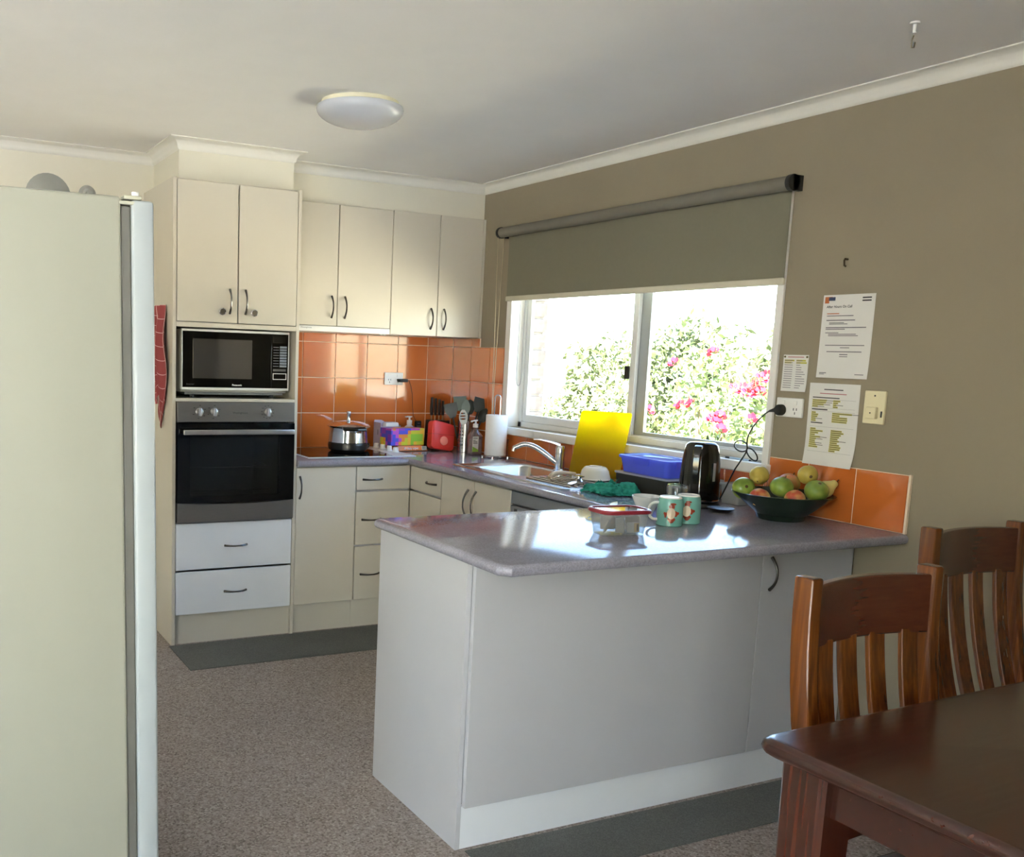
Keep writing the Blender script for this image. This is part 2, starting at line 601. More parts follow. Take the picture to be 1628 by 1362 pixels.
        if smooth:
            me.polygons.foreach_set('use_smooth', [True] * len(me.polygons))
            me.set_sharp_from_angle(angle=math.radians(angle))
        me.materials.append(m)
        return me

    def build(s, name, m, parent=None, **k):
        if parent is not None:
            off = OFF[parent]
            o = bpy.data.objects.new(name, s.mesh(name, m, off=off, **k))
            COL.objects.link(o); o.parent = parent; OFF[o] = off
        else:
            xs = [p[0] for p in s.v]; ys = [p[1] for p in s.v]; zs = [p[2] for p in s.v]
            off = ((min(xs) + max(xs)) / 2, (min(ys) + max(ys)) / 2, min(zs))
            o = bpy.data.objects.new(name, s.mesh(name, m, off=off, **k))
            COL.objects.link(o); o.location = off; OFF[o] = off
        return o


def tag(o, label, cat, group=None, kind=None):
    o['label'] = label
    if cat: o['category'] = cat
    if group: o['group'] = group
    if kind: o['kind'] = kind
    return o


def thing(name, label, cat, loc=(0, 0, 0), group=None):
    o = bpy.data.objects.new(name, None)
    COL.objects.link(o)
    o.empty_display_size = 0.1
    o.location = loc; OFF[o] = tuple(loc)
    return tag(o, label, cat, group)


def struct(o, label=None):
    o['kind'] = 'structure'
    if label: o['label'] = label
    return o


def sroot(name, label=None, loc=(0, 0, 0)):
    o = bpy.data.objects.new(name, None)
    COL.objects.link(o); o.location = loc; OFF[o] = tuple(loc)
    return struct(o, label)


def B(x0, x1, y0, y1, z0, z1):
    return MB().box(x0, x1, y0, y1, z0, z1)


def text(name, s, size, org, right, up, m, parent, bold=False, align='CENTER', shear=0.0):
    cu = bpy.data.curves.new(name, 'FONT')
    cu.body = s; cu.size = size; cu.align_x = align; cu.align_y = 'CENTER'; cu.shear = shear
    cu.resolution_u = 2
    if bold: cu.offset = size * 0.02
    tmp = bpy.data.objects.new(name + '_tmp', cu)
    me = bpy.data.meshes.new_from_object(tmp)
    bpy.data.objects.remove(tmp); bpy.data.curves.remove(cu)
    r = Vector(right).normalized(); u = Vector(up).normalized(); n = r.cross(u)
    off = Vector(OFF[parent]); o0 = Vector(org) - off
    for v in me.vertices:
        v.co = o0 + r * v.co.x + u * v.co.y + n * 0.0004
    me.materials.clear(); me.materials.append(m)
    o = bpy.data.objects.new(name, me)
    COL.objects.link(o); o.parent = parent; OFF[o] = OFF[parent]
    return o


def handle(parent, c, along, out, L=0.112, h=0.026, m=None):
    c = Vector(c); a = Vector(along).normalized(); o = Vector(out).normalized()
    pts = []; rs = []
    for i in range(13):
        t = -1 + i / 6
        pts.append(c + a * (t * L / 2) + o * (0.001 + h * (1 - abs(t) ** 2.2)))
        rs.append(0.0062 - 0.0022 * (1 - t * t))
    return MB().tube(pts, rs, 8).build('handle', m or DCHROME, parent)


def rrect(cx, cy, hx_, hy_, r, n=5):
    pts = []
    for (sx, sy, a0) in ((1, 1, 0), (-1, 1, PI / 2), (-1, -1, PI), (1, -1, 1.5 * PI)):
        for i in range(n):
            a = a0 + (PI / 2) * i / (n - 1)
            pts.append((cx + sx * (hx_ - r) + r * math.cos(a), cy + sy * (hy_ - r) + r * math.sin(a)))
    return pts


def rotz(o, a):
    o.rotation_euler = (0, 0, a)


# ------------------------------------------------------------------ room shell
T = 0.12
struct(B(RX0 - T, 0.12, RY0 - T, T, -0.10, 0.0).build('floor', FLOORM, smooth=False))
struct(B(RX0 - T, T + 0.02, RY0 - T, T + 0.02, CEIL, CEIL + 0.12).build('ceiling', CEILP, smooth=False))
struct(B(RX0 - 0.4, 0.55, RY0 - 0.25, 0.6, CEIL + 0.121, CEIL + 0.30).build('wall_roof_shade', CEILP, smooth=False), 'unseen flat roof slab with eaves added to cast shade')  # unseen roof added to shade the house, eaves sized to let sun in

struct(B(RX0, PX, RY0, PY - T, 0.0002, 0.008).build('floor_bounce', mat('bounce_carpet', '#e8e8e8', 0.95, var=0.03, vscale=40), smooth=False), 'unseen pale carpet added in the living room to bounce sunlight')  # unseen pale floor layer added to throw sunlight up onto the ceiling
wall_back = struct(B(RX0, 0.0, 0.0, T, 0, CEIL).build('wall_back', WALLC, smooth=False))
# window opening in right wall
WY0, WY1, WZ0, WZ1 = -2.400, -0.612, 1.070, 2.095
wr = MB()
wr.box(0, T, RY0, WY0, 0, CEIL).box(0, T, WY1, T, 0, CEIL).box(0, T, WY0, WY1, 0, WZ0).box(0, T, WY0, WY1, WZ1, CEIL)
wall_right = struct(wr.build('wall_right', WALLT, smooth=False))
# rear wall with sliding door opening, left wall with window opening, partition closing the dining nook
DX0, DX1, DZ1 = -6.45, -3.35, 2.15
wf = MB()
wf.box(RX0, DX0, RY0 - T, RY0, 0, CEIL).box(DX1, PX, RY0 - T, RY0, 0, CEIL).box(DX0, DX1, RY0 - T, RY0, DZ1, CEIL)
wall_rear = struct(wf.build('wall_rear', WALLC, smooth=False))
wall_partition = struct(MB().box(PX, 0.0, PY - T, PY, 0, CEIL).box(PX, PX + T, RY0 - T, PY - T, 0, CEIL).build('wall_partition', WALLT, smooth=False), 'tan partition wall behind the dining table')
LY0, LY1, LZ0, LZ1 = -6.8, -5.0, 0.8, 2.1
wf = MB()
wf.box(RX0 - T, RX0, RY0, LY0, 0, CEIL).box(RX0 - T, RX0, LY1, T, 0, CEIL).box(RX0 - T, RX0, LY0, LY1, 0, LZ0).box(RX0 - T, RX0, LY0, LY1, LZ1, CEIL)
wall_left = struct(wf.build('wall_left', WALLC, smooth=False))

DM = (DX0 + DX1) / 2; LM = (LY0 + LY1) / 2
d1 = sroot('door_1', 'white framed glass sliding door behind the dining table', (DM, RY0 - 0.06, 0))
fr = MB()
for x in (DX0, DM - 0.03, DX1 - 0.06):
    fr.box(x, x + 0.06, RY0 - 0.09, RY0 - 0.03, 0, DZ1)
fr.box(DX0, DX1, RY0 - 0.09, RY0 - 0.03, DZ1 - 0.06, DZ1).box(DX0, DX1, RY0 - 0.09, RY0 - 0.03, 0.0, 0.05)
fr.build('frame', ALU, d1)
for x0, x1 in ((DX0 + 0.06, DM - 0.03), (DM + 0.03, DX1 - 0.06)):
    B(x0, x1, RY0 - 0.063, RY0 - 0.057, 0.05, DZ1 - 0.06).build('glass_pane', GLASS, d1, smooth=False)
w2 = sroot('window_2', 'white framed window in the side wall', (RX0 - 0.06, LM, LZ0))
fr = MB()
for y in (LY0, LM - 0.03, LY1 - 0.06):
    fr.box(RX0 - 0.09, RX0 - 0.03, y, y + 0.06, LZ0, LZ1)
fr.box(RX0 - 0.09, RX0 - 0.03, LY0, LY1, LZ0, LZ0 + 0.05).box(RX0 - 0.09, RX0 - 0.03, LY0, LY1, LZ1 - 0.05, LZ1)
fr.build('frame', ALU, w2)
for y0, y1 in ((LY0 + 0.06, LM - 0.03), (LM + 0.03, LY1 - 0.06)):
    B(RX0 - 0.063, RX0 - 0.057, y0, y1, LZ0 + 0.05, LZ1 - 0.05).build('glass_pane', GLASS, w2, smooth=False)

# bulkheads above cabinets
struct(B(-1.822, -1.250, -0.500, 0.0, 2.2150, CEIL).build('wall_bulkhead_oven', WALLC, smooth=False), 'cream bulkhead above the tall oven cabinet')
struct(B(-1.2495, 0.0, -0.272, 0.0, 2.2165, CEIL).build('wall_bulkhead_upper', WALLC, smooth=False), 'cream bulkhead above the wall cabinets')


def cornice(name, pts, label, d=0.052):
    """cove cornice swept along a polyline of wall corners (room side on the left of travel)"""
    prof = [(0.0, 0.0), (0.0, -d)]
    for i in range(7):
        a = PI / 2 * i / 6
        prof.append((0.008 + (d - 0.012) * (1 - math.cos(a)), -d + 0.006 + (d - 0.012) * math.sin(a)))
    prof.append((d, -0.004)); prof.append((d, 0.0))
    loops = []; n = len(pts)
    for i, p in enumerate(pts):
        p = Vector(p)
        a = (p - Vector(pts[i - 1])).normalized() if i else None
        b = (Vector(pts[i + 1]) - p).normalized() if i < n - 1 else None
        na = Vector((-a.y, a.x)) if a else None
        nb = Vector((-b.y, b.x)) if b else None
        if na is None: m_ = nb
        elif nb is None: m_ = na
        else:
            m_ = (na + nb); m_ = m_ / (1 + na.dot(nb))
        loops.append([(p.x + m_.x * q[0], p.y + m_.y * q[0], CEIL + q[1]) for q in prof])
    return struct(MB().rings(loops).build(name, TRIM, angle=50), label)


# travelling so that the room is on the left hand: right wall going +y, then back wall going -x
cornice('trim_1', [(0.0, RY0), (0.0, -0.272), (-1.250, -0.272), (-1.250, -0.500), (-1.822, -0.500), (-1.822, 0.0), (RX0, 0.0)],
        'white cove cornice along ceiling edges')

# ------------------------------------------------------------------ wall tiles (each one an object)
TME = {}


def tile(axis, a0, a1, z0, z1, parent):
    """axis 'y': on the back wall (a is x); axis 'x': on the right wall (a is y)"""
    g = 0.0021
    w_, h_ = round(abs(a1 - a0) - 2 * g, 4), round(z1 - z0 - 2 * g, 4)
    if w_ < 0.008 or h_ < 0.008: return
    key = (axis, w_, h_)
    if key not in TME:
        mb = B(-w_ / 2, w_ / 2, -0.007, 0, 0, h_) if axis == 'y' else B(-0.007, 0, -w_ / 2, w_ / 2, 0, h_)
        TME[key] = mb.mesh('tile', TILE, bevel=0.0012, seg=1)
    o = bpy.data.objects.new('tile', TME[key])
    COL.objects.link(o); o.parent = parent
    c = (a0 + a1) / 2; p = OFF[parent]
    tilt = (random.uniform(-1, 1) * 0.0015, random.uniform(-1, 1) * 0.0015)
    if axis == 'y':
        o.location = (c - p[0], -0.0025 - p[1], z0 + g - p[2]); o.rotation_euler = (tilt[0], 0, tilt[1])
    else:
        o.location = (-0.0025 - p[0], c - p[1], z0 + g - p[2]); o.rotation_euler = (0, tilt[0], tilt[1])


ZW = 0.902
rows = [(ZW + 0.0005, 1.1), (1.1, 1.3), (1.3, 1.5), (1.5, 1.55)]
xj = [-0.0095, -0.185, -0.385, -0.585, -0.785, -0.985, -1.185, -1.2415]
for z0, z1 in rows:
    for a, b in zip(xj[:-1], xj[1:]):
        tile('y', b, a, z0, z1, wall_back)
B(-1.2415, -0.001, -0.0065, 0, ZW, 1.55).build('grout', GROUT, wall_back, smooth=False)
yj = [-0.0095] + [-0.217 - 0.2 * k for k in range(15)]
gr = MB()


def right_row(z0, z1, ya, yb):
    for a, b in zip(yj[:-1], yj[1:]):
        a2, b2 = min(a, ya), max(b, yb)
        if a2 - b2 > 0.004: tile('x', b2, a2, z0, z1, wall_right)
    gr.box(-0.0065, 0, yb, ya, z0, z1)


right_row(rows[0][0], 1.027, 0, -2.436)
right_row(rows[0][0], 1.1, -2.436, -3.017)
right_row(1.027, 1.1, 0, -0.562)
right_row(1.1, 1.3, 0, -0.562)
right_row(1.3, 1.5, 0, -0.562)
right_row(1.5, 1.55, 0, -0.300)
gr.build('grout', GROUT, wall_right, smooth=False)
B(-0.0105, 0, -3.026, -3.0175, ZW, 1.102).build('tile_edge_strip', mat('cream_grout_strip', '#e6d2bb', 0.6), wall_right, bevel=0.001)

# ------------------------------------------------------------------ kitchen window
win = sroot('window_1', 'white sliding kitchen window with sill', (0.06, -1.505, WZ0))
ar = MB()
ar.box(-0.012, 0, WY1, -0.566, 1.068, 2.14).box(-0.012, 0, -2.432, WY0, 1.068, 2.14).box(-0.012, 0, -2.432, -0.566, WZ1, 2.14)
ar.build('architrave', WSAT, win, bevel=0.002)
rv = MB()
rv.box(0, 0.10, WY1 - 0.001, WY1 + 0.010, WZ0, WZ1).box(0, 0.10, WY0 - 0.010, WY0 + 0.001, WZ0, WZ1).box(0, 0.10, WY0, WY1, WZ1 - 0.001, WZ1 + 0.01)
rv.build('reveal_lining', WSAT, win, smooth=False)
B(-0.032, 0.085, -2.446, -0.597, 1.030, 1.0695).build('sill', WSAT, win, bevel=0.004)
fm = MB()
XF0, XF1 = 0.070, 0.118
fm.box(XF0, XF1, WY1 - 0.030, WY1, WZ0, WZ1).box(XF0, XF1, WY0, WY0 + 0.030, WZ0, WZ1)
fm.box(XF0, XF1, WY0, WY1, WZ0, WZ0 + 0.028).box(XF0, XF1, WY0, WY1, WZ1 - 0.03, WZ1)
fm.box(XF0 + 0.012, XF0 + 0.018, WY0, WY1, WZ0 + 0.028, WZ0 + 0.036)
fm.build('outer_frame', ALU, win, bevel=0.0015)
# sliding sash (left, inside track) and fixed sash (right, outer track)
sa = MB(); x0, x1 = 0.076, 0.096; ya, yb = WY1 - 0.032, -1.535
sa.box(x0, x1, ya - 0.034, ya, WZ0 + 0.03, WZ1 - 0.03).box(x0, x1, yb, yb + 0.036, WZ0 + 0.03, WZ1 - 0.03)
sa.box(x0, x1, yb + 0.036, ya - 0.034, WZ0 + 0.03, WZ0 + 0.068).box(x0, x1, yb + 0.036, ya - 0.034, WZ1 - 0.06, WZ1 - 0.03)
sash = sa.build('sliding_sash', ALU, win, bevel=0.0015)
B(0.084, 0.088, yb + 0.036, ya - 0.034, WZ0 + 0.068, WZ1 - 0.06).build('glass_pane', GLASS, sash, smooth=False)
B(0.066, 0.076, yb + 0.034, yb + 0.062, 1.365, 1.425).build('latch', BLKM, sash, bevel=0.002)
sb = MB(); x0, x1 = 0.098, 0.116; yc, yd = -1.520, WY0 + 0.032
sb.box(x0, x1, yc - 0.075, yc, WZ0 + 0.03, WZ1 - 0.03).box(x0, x1, yd - 0.0, yd + 0.02, WZ0 + 0.03, WZ1 - 0.03)
sb.box(x0, x1, yd + 0.02, yc - 0.075, WZ0 + 0.03, WZ0 + 0.052).box(x0, x1, yd + 0.02, yc - 0.075, WZ1 - 0.06, WZ1 - 0.03)
sash2 = sb.build('fixed_sash', ALUG, win, bevel=0.0015)
B(0.105, 0.109, yd + 0.02, yc - 0.075, WZ0 + 0.052, WZ1 - 0.06).build('glass_pane', GLASS, sash2, smooth=False)
B(0.094, 0.099, yc - 0.004, yc, WZ0 + 0.03, WZ1 - 0.03).build('rubber_seal', BLKM, sash2)

# outer brick jamb and brick skin beside the window
ext = sroot('wall_exterior', 'grey brick outer wall around the kitchen window', (0.2, -0.5, 0))
em = MB()
em.box(0.135, 0.235, -9.0, WY0 - 0.02, -0.3, CEIL).box(0.135, 0.228, WY1 + 0.03, 0.6, -0.3, CEIL)
em.box(0.135, 0.235, WY0 - 0.02, WY1 + 0.03, -0.3, WZ0 - 0.06)
em.build('mortar_bed', MORT, ext, smooth=False)
bme = None
for k in range(14):
    z = 0.99 + k * 0.0857
    ln = 0.23 if k % 2 else 0.115
    mb = B(-0.052, 0.052, 0, ln, 0, 0.0757)
    o = bpy.data.objects.new('brick', mb.mesh('brick', BRICK, bevel=0.003, seg=1))
    COL.objects.link(o); o.parent = ext; p = OFF[ext]
    o.location = (0.186 + (0.006 if k % 2 else 0) - p[0], WY1 + 0.012 - p[1], z - p[2])

# ------------------------------------------------------------------ tall oven cabinet
YF = -0.598
tc = thing('oven_tower_cabinet', 'tall cream oven tower cabinet with two locked doors above and two drawers below', 'cabinet', (-1.558, -0.30, 0))
for x0, x1 in ((-1.874, -1.8575), (-1.2585, -1.2425)):
    B(x0, x1, YF, -0.012, 0.0, 2.2134).build('side_panel', CREAM, tc, bevel=0.001)
B(-1.857, -1.259, YF + 0.02, -0.012, 2.196, 2.2125).build('top_panel', CREAM, tc)
B(-1.857, -1.259, -0.020, -0.012, 0.15, 2.196).build('back_panel', WLAM, tc)
B(-1.857, -1.259, YF, -0.021, 1.540, 1.5625).build('shelf', CREAM, tc, bevel=0.001)
B(-1.857, -1.259, YF, -0.021, 1.1905, 1.2055).build('shelf', CREAM, tc, bevel=0.001)
B(-1.857, -1.259, YF + 0.03, -0.021, 0.590, 0.602).build('shelf', WLAM, tc)
B(-1.857, -1.259, YF + 0.03, -0.021, 0.150, 0.166).build('bottom_panel', WLAM, tc)
B(-1.857, -1.259, -0.573, -0.557, 0.0, 0.149).build('kickboard', CREAM, tc)
for x0, x1, hx0 in ((-1.8545, -1.5625, -1.600), (-1.5565, -1.2615, -1.522)):
    d = B(x0, x1, YF - 0.002, YF + 0.016, 1.5655, 2.206).build('door', CREAM, tc, bevel=0.003)
    handle(d, (hx0, YF - 0.002, 1.666), (0, 0, 1), (0, -1, 0))
    lx = hx0 - 0.038 if hx0 < -1.56 else hx0 + 0.043
    MB().lathe([(0.017, 0), (0.017, -0.010), (0.013, -0.013), (0.0, -0.013)], (lx, YF - 0.002, 1.618), 20, 'y').build('lock', CHROME, d)
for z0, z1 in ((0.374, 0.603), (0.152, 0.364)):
    d = B(-1.8545, -1.2615, YF - 0.002, YF + 0.016, z0, z1).build('drawer', WLAM_LIT, tc, bevel=0.003)
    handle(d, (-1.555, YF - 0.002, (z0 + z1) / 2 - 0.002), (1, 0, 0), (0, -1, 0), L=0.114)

# oven
ov = thing('oven', 'built-in stainless steel and black glass electric oven under the microwave', 'oven', (-1.558, -0.35, 0.607))
YO = -0.612
B(-1.853, -1.262, YO, YO + 0.04, 1.0945, 1.1885).build('control_panel', OSTEEL, ov, bevel=0.002)
MB().box(-1.84, -1.83, -0.57, -0.06, 0.62, 1.18).box(-1.29, -1.28, -0.57, -0.06, 0.62, 1.18).box(-1.84, -1.28, -0.08, -0.06, 0.62, 1.18).box(-1.84, -1.28, -0.57, -0.06, 0.62, 0.63).box(-1.84, -1.28, -0.57, -0.06, 1.17, 1.18).build('cavity', mat('oven_enamel', '#4a4b4c', 0.4, var=0.1), ov)
dm = MB()
wx0, wx1, wz0, wz1 = -1.792, -1.338, 0.735, 1.030
dm.box(-1.853, wx0, YO - 0.003, YO + 0.03, 0.705, 1.0885).box(wx1, -1.262, YO - 0.003, YO + 0.03, 0.705, 1.0885)
dm.box(wx0, wx1, YO - 0.003, YO + 0.03, wz1, 1.0885).box(wx0, wx1, YO - 0.003, YO + 0.03, 0.705, wz0)
od = dm.build('door', BLKG, ov, smooth=False)
B(wx0, wx1, YO - 0.003, YO + 0.003, wz0, wz1).build('window_pane', TINT, od, smooth=False)
hb = MB().box(-1.835, -1.279, YO - 0.052, YO - 0.034, 1.037, 1.061)
hb.box(-1.815, -1.795, YO - 0.036, YO - 0.002, 1.041, 1.057).box(-1.315, -1.295, YO - 0.036, YO - 0.002, 1.041, 1.057)
hb.build('handle', mat('satin_steel', '#d0d0d2', 0.28, metal=1.0), od, bevel=0.004)
poly = [(-1.853, 0.611), (-1.262, 0.611)] + [(-1.262 - 0.591 * i / 16, 0.698 + 0.012 * (2 * i / 16 - 1) ** 2 - 0.003) for i in range(17)]
MB().prism(poly, YO - 0.006, YO + 0.03, 'y').build('lower_panel', OSTEEL, ov)
for x in (-1.748, -1.676, -1.405):
    k = MB().lathe([(0.019, 0), (0.019, -0.008), (0.016, -0.010), (0, -0.010)], (x, YO, 1.143), 20, 'y')
    kk = k.build('knob', OSTEEL, ov)
    B(x - 0.0065, x + 0.0065, YO - 0.026, YO - 0.009, 1.124, 1.163).build('grip', mat('satin_grip', '#b9bcc4', 0.3, metal=0.6), kk, bevel=0.003)
tk = MB()
for x, n in ((-1.748, 6), (-1.676, 6), (-1.405, 12)):
    for i in range(n):
        a = 2 * PI * i / n + 0.4
        tk.box(x + 0.030 * math.cos(a) - 0.004, x + 0.030 * math.cos(a) + 0.004, YO - 0.0006, YO, 1.143 + 0.031 * math.sin(a) - 0.0012, 1.143 + 0.031 * math.sin(a) + 0.0012)
tk.build('dial_markings', DARKP, ov, smooth=False)['kind'] = 'stuff'
text('maker_name', 'Westinghouse', 0.013, (-1.545, YO, 1.139), (1, 0, 0), (0, 0, 1), DARKP, ov)
for z in (0.755, 0.868):
    rk = MB().tube([(-1.80, -0.53, z + 0.020), (-1.775, -0.56, z), (-1.365, -0.56, z), (-1.34, -0.53, z + 0.020)], 0.0022, 6)
    for i in range(9):
        x = -1.765 + 0.05 * i
        rk.tube([(x, -0.56, z), (x, -0.12, z)], 0.0014, 5)
    rk.build('oven_rack', CHROME, ov)
B(-1.65, -1.45, -0.4, -0.2, 1.150, 1.168).build('lamp_cover', WPL, ov)

# microwave
mw = thing('microwave', 'black microwave oven with white trim in the niche above the oven', 'microwave', (-1.548, -0.36, 1.206))
YM = -0.556
B(-1.818, -1.279, YM + 0.03, -0.12, 1.233, 1.531).build('body', mat('microwave_case', '#b9b7b0', 0.4, var=0.02), mw, bevel=0.004)
fm = MB().box(-1.820, -1.277, YM, YM + 0.03, 1.522, 1.533).box(-1.820, -1.277, YM, YM + 0.03, 1.245, 1.257).box(-1.820, -1.815, YM, YM + 0.03, 1.257, 1.522).box(-1.282, -1.277, YM, YM + 0.03, 1.257, 1.522)
fm.build('front_trim', WPL, mw, bevel=0.0015)
md = B(-1.815, -1.370, YM + 0.001, YM + 0.03, 1.257, 1.522).build('door', BLKG, mw, bevel=0.001)
B(-1.765, -1.470, YM - 0.0008, YM + 0.002, 1.300, 1.488).build('window_pane', mat('microwave_window', '#34363a', 0.05, spec=0.6, ior=3.0, var=0.08, vscale=90), md, smooth=False)
text('maker_name', 'Panasonic', 0.0125, (-1.545, YM + 0.0008, 1.270), (1, 0, 0), (0, 0, 1), WPL, md, bold=True)
text('door_lettering', 'Inverter', 0.012, (-1.778, YM + 0.0008, 1.272), (1, 0, 0), (0, 0, 1), INK, md, shear=0.3)
cp = B(-1.3685, -1.282, YM + 0.001, YM + 0.03, 1.257, 1.522).build('control_panel', BLKG, mw, bevel=0.001)
B(-1.360, -1.292, YM - 0.0005, YM + 0.002, 1.480, 1.510).build('display', mat('display_glass', '#1a1815', 0.1), cp, smooth=False)
for i in range(8):
    z = 1.464 - i * 0.0132
    B(-1.326, -1.290, YM - 0.0008, YM + 0.002, z - 0.0098, z).build('key', mat('grey_key', '#7f8791', 0.4), cp, smooth=False)
    B(-1.360, -1.331, YM - 0.0005, YM + 0.002, z - 0.007, z - 0.004).build('key_label', INK, cp, smooth=False)
B(-1.360, -1.293, YM - 0.0008, YM + 0.002, 1.341, 1.352).build('start_key', GREYP, cp, smooth=False)
ob = MB().box(-1.361, -1.290, YM - 0.002, YM + 0.002, 1.300, 1.303).box(-1.361, -1.290, YM - 0.002, YM + 0.002, 1.328, 1.331).box(-1.361, -1.358, YM - 0.002, YM + 0.002, 1.303, 1.328).box(-1.293, -1.290, YM - 0.002, YM + 0.002, 1.303, 1.328)
ob.build('open_button_frame', WPL, cp)
B(-1.800, -1.300, YM + 0.02, -0.14, 1.222, 1.233).build('base_plate', mat('microwave_base', '#6f716f', 0.5), mw)
for x in (-1.762, -1.358):
    for y in (YM + 0.03, -0.18):
        MB().lathe([(0.011, 0.0), (0.014, 0.017)], (x, y, 1.2065), 12).build('foot', BLKM, mw)

# tea towel on the cabinet's side
hk = MB().tube([(-1.8742, -0.38, 1.632), (-1.890, -0.38, 1.630), (-1.896, -0.38, 1.638)], 0.003, 6).lathe([(0.008, 0), (0.008, 0.003)], (-1.8775, -0.38, 1.632), 12, 'x').build('towel_hook', BLKM)
tag(hk, 'small dark hook on the side of the oven tower', 'hook')


def towel(u, v):
    # hangs from the hook at top; width in y, fall in z
    wd = 0.17 + 0.05 * min(1, v * 2.1) - 0.13 * max(0, v - 0.55) / 0.45
    zb = 1.640 - 0.49 * v + 0.055 * v * math.sin(u * 5.0 + 0.6) - 0.10 * v * (abs(u - 0.45) - 0.25)
    y = -0.385 - 0.06 * v * (1 - v) + (u - 0.5) * wd * 1.3 * -1
    fold = 0.5 + 0.5 * math.sin(u * 17 + v * 2.6 + 0.8 * math.sin(v * 7))
    amp = 0.012 + 0.020 * math.sin(PI * min(1, 0.15 + v * 0.9))
    return (-1.882 - amp * fold - 0.010 * math.sin(PI * min(1, v * 1.3)), y + 0.012 * math.sin(v * 9 + u * 6), zb - 0.03 * v * math.sin(u * 9))


tt = MB().grid(towel, 34, 46).build('tea_towel', TOWELM, solid=0.0022, angle=80)
tag(tt, 'red tea towel with thin white lines hanging beside the oven tower', 'towel')

# ------------------------------------------------------------------ base cabinets, back run
def hbox(parent, name, a0, a1, z0, z1, axis, m, bevel=0.003):
    if axis == 'y': return B(a0, a1, YF - 0.002, YF + 0.016, z0, z1).build(name, m, parent, bevel=bevel)
    return B(-0.590, -0.572, a0, a1, z0, z1).build(name, m, parent, bevel=bevel)


bc = thing('base_cabinet', 'white base cabinet with a single door beside the oven tower', 'cabinet', (-1.073, -0.30, 0))
B(-1.2415, -0.9075, YF + 0.017, -0.012, 0.150, 0.8655).build('body', WLAM, bc)
d = hbox(bc, 'door', -1.240, -0.909, 0.153, 0.862, 'y', CREAM)
handle(d, (-1.222, YF - 0.002, 0.762), (0, 0, 1), (0, -1, 0))
B(-1.2415, -0.9075, -0.573, -0.557, 0, 0.149).build('kickboard', CREAM, bc)

dc = thing('drawer_cabinet', 'white three-drawer base cabinet in the corner below the cooktop', 'cabinet', (-0.75, -0.30, 0))
B(-0.9065, -0.5905, YF + 0.017, -0.012, 0.150, 0.8655).build('body', WLAM, dc)
for z0, z1 in ((0.738, 0.862), (0.448, 0.728), (0.153, 0.438)):
    d = hbox(dc, 'drawer', -0.904, -0.5915, z0, z1, 'y', CREAM)
    handle(d, (-0.814, YF - 0.002, (z0 + z1) / 2 - 0.006), (1, 0, 0), (0, -1, 0))
B(-0.9065, -0.5905, -0.573, -0.557, 0, 0.149).build('kickboard', CREAM, dc)

# right run
rc = thing('corner_drawer_cabinet', 'narrow white cabinet with drawer in the corner near the sink', 'cabinet', (-0.30, -0.765, 0))
B(-0.571, -0.013, -0.931, -0.617, 0.150, 0.8655).build('body', WLAM, rc)
d = hbox(rc, 'drawer', -0.929, -0.601, 0.738, 0.862, 'x', CREAM)
handle(d, (-0.590, -0.836, 0.797), (0, 1, 0), (-1, 0, 0), L=0.105)
d = hbox(rc, 'drawer', -0.929, -0.601, 0.448, 0.728, 'x', CREAM)
handle(d, (-0.590, -0.836, 0.585), (0, 1, 0), (-1, 0, 0), L=0.105)
d = hbox(rc, 'drawer', -0.929, -0.601, 0.153, 0.438, 'x', CREAM)
handle(d, (-0.590, -0.836, 0.29), (0, 1, 0), (-1, 0, 0), L=0.105)
B(-0.563, -0.547, -0.931, -0.574, 0, 0.149).build('kickboard', CREAM, rc)

sc_ = thing('sink_cabinet', 'white two-door cabinet under the sink', 'cabinet', (-0.30, -1.24, 0))
B(-0.571, -0.013, -1.549, -0.933, 0.150, 0.70).build('body', WLAM, sc_)
B(-0.571, -0.553, -1.549, -0.933, 0.70, 0.8655).build('front_rail', WLAM, sc_)
for a0, a1, hy in ((-1.2395, -0.934, -1.192), (-1.547, -1.2425, -1.262)):
    d = hbox(sc_, 'door', a0, a1, 0.153, 0.862, 'x', CREAM)
    handle(d, (-0.590, hy, 0.745), (0, 0, 1), (-1, 0, 0), L=0.14, h=0.03)
B(-0.563, -0.547, -1.549, -0.933, 0, 0.149).build('kickboard', CREAM, sc_)

SILV = mat('dishwasher_grey', '#83868c', 0.35, metal=0.5, var=0.02)
dw = thing('dishwasher', 'silver grey dishwasher beside the sink cabinet', 'dishwasher', (-0.30, -1.85, 0))
B(-0.570, -0.03, -2.148, -1.552, 0.10, 0.862).build('body', SILV, dw)
B(-0.592, -0.571, -2.147, -1.553, 0.806, 0.862).build('control_panel', SILV, dw, bevel=0.003)
dd = B(-0.592, -0.571, -2.147, -1.553, 0.105, 0.798).build('door', SILV, dw, bevel=0.004)
B(-0.5945, -0.592, -1.606, -1.585, 0.755, 0.785).build('badge', DARKP, dd)
B(-0.56, -0.55, -2.148, -1.552, 0, 0.10).build('kickboard', BLKM, dw)
B(-0.59, -0.012, -2.262, -2.152, 0.0, 0.8655).build('filler_panel', WLAM, dw)

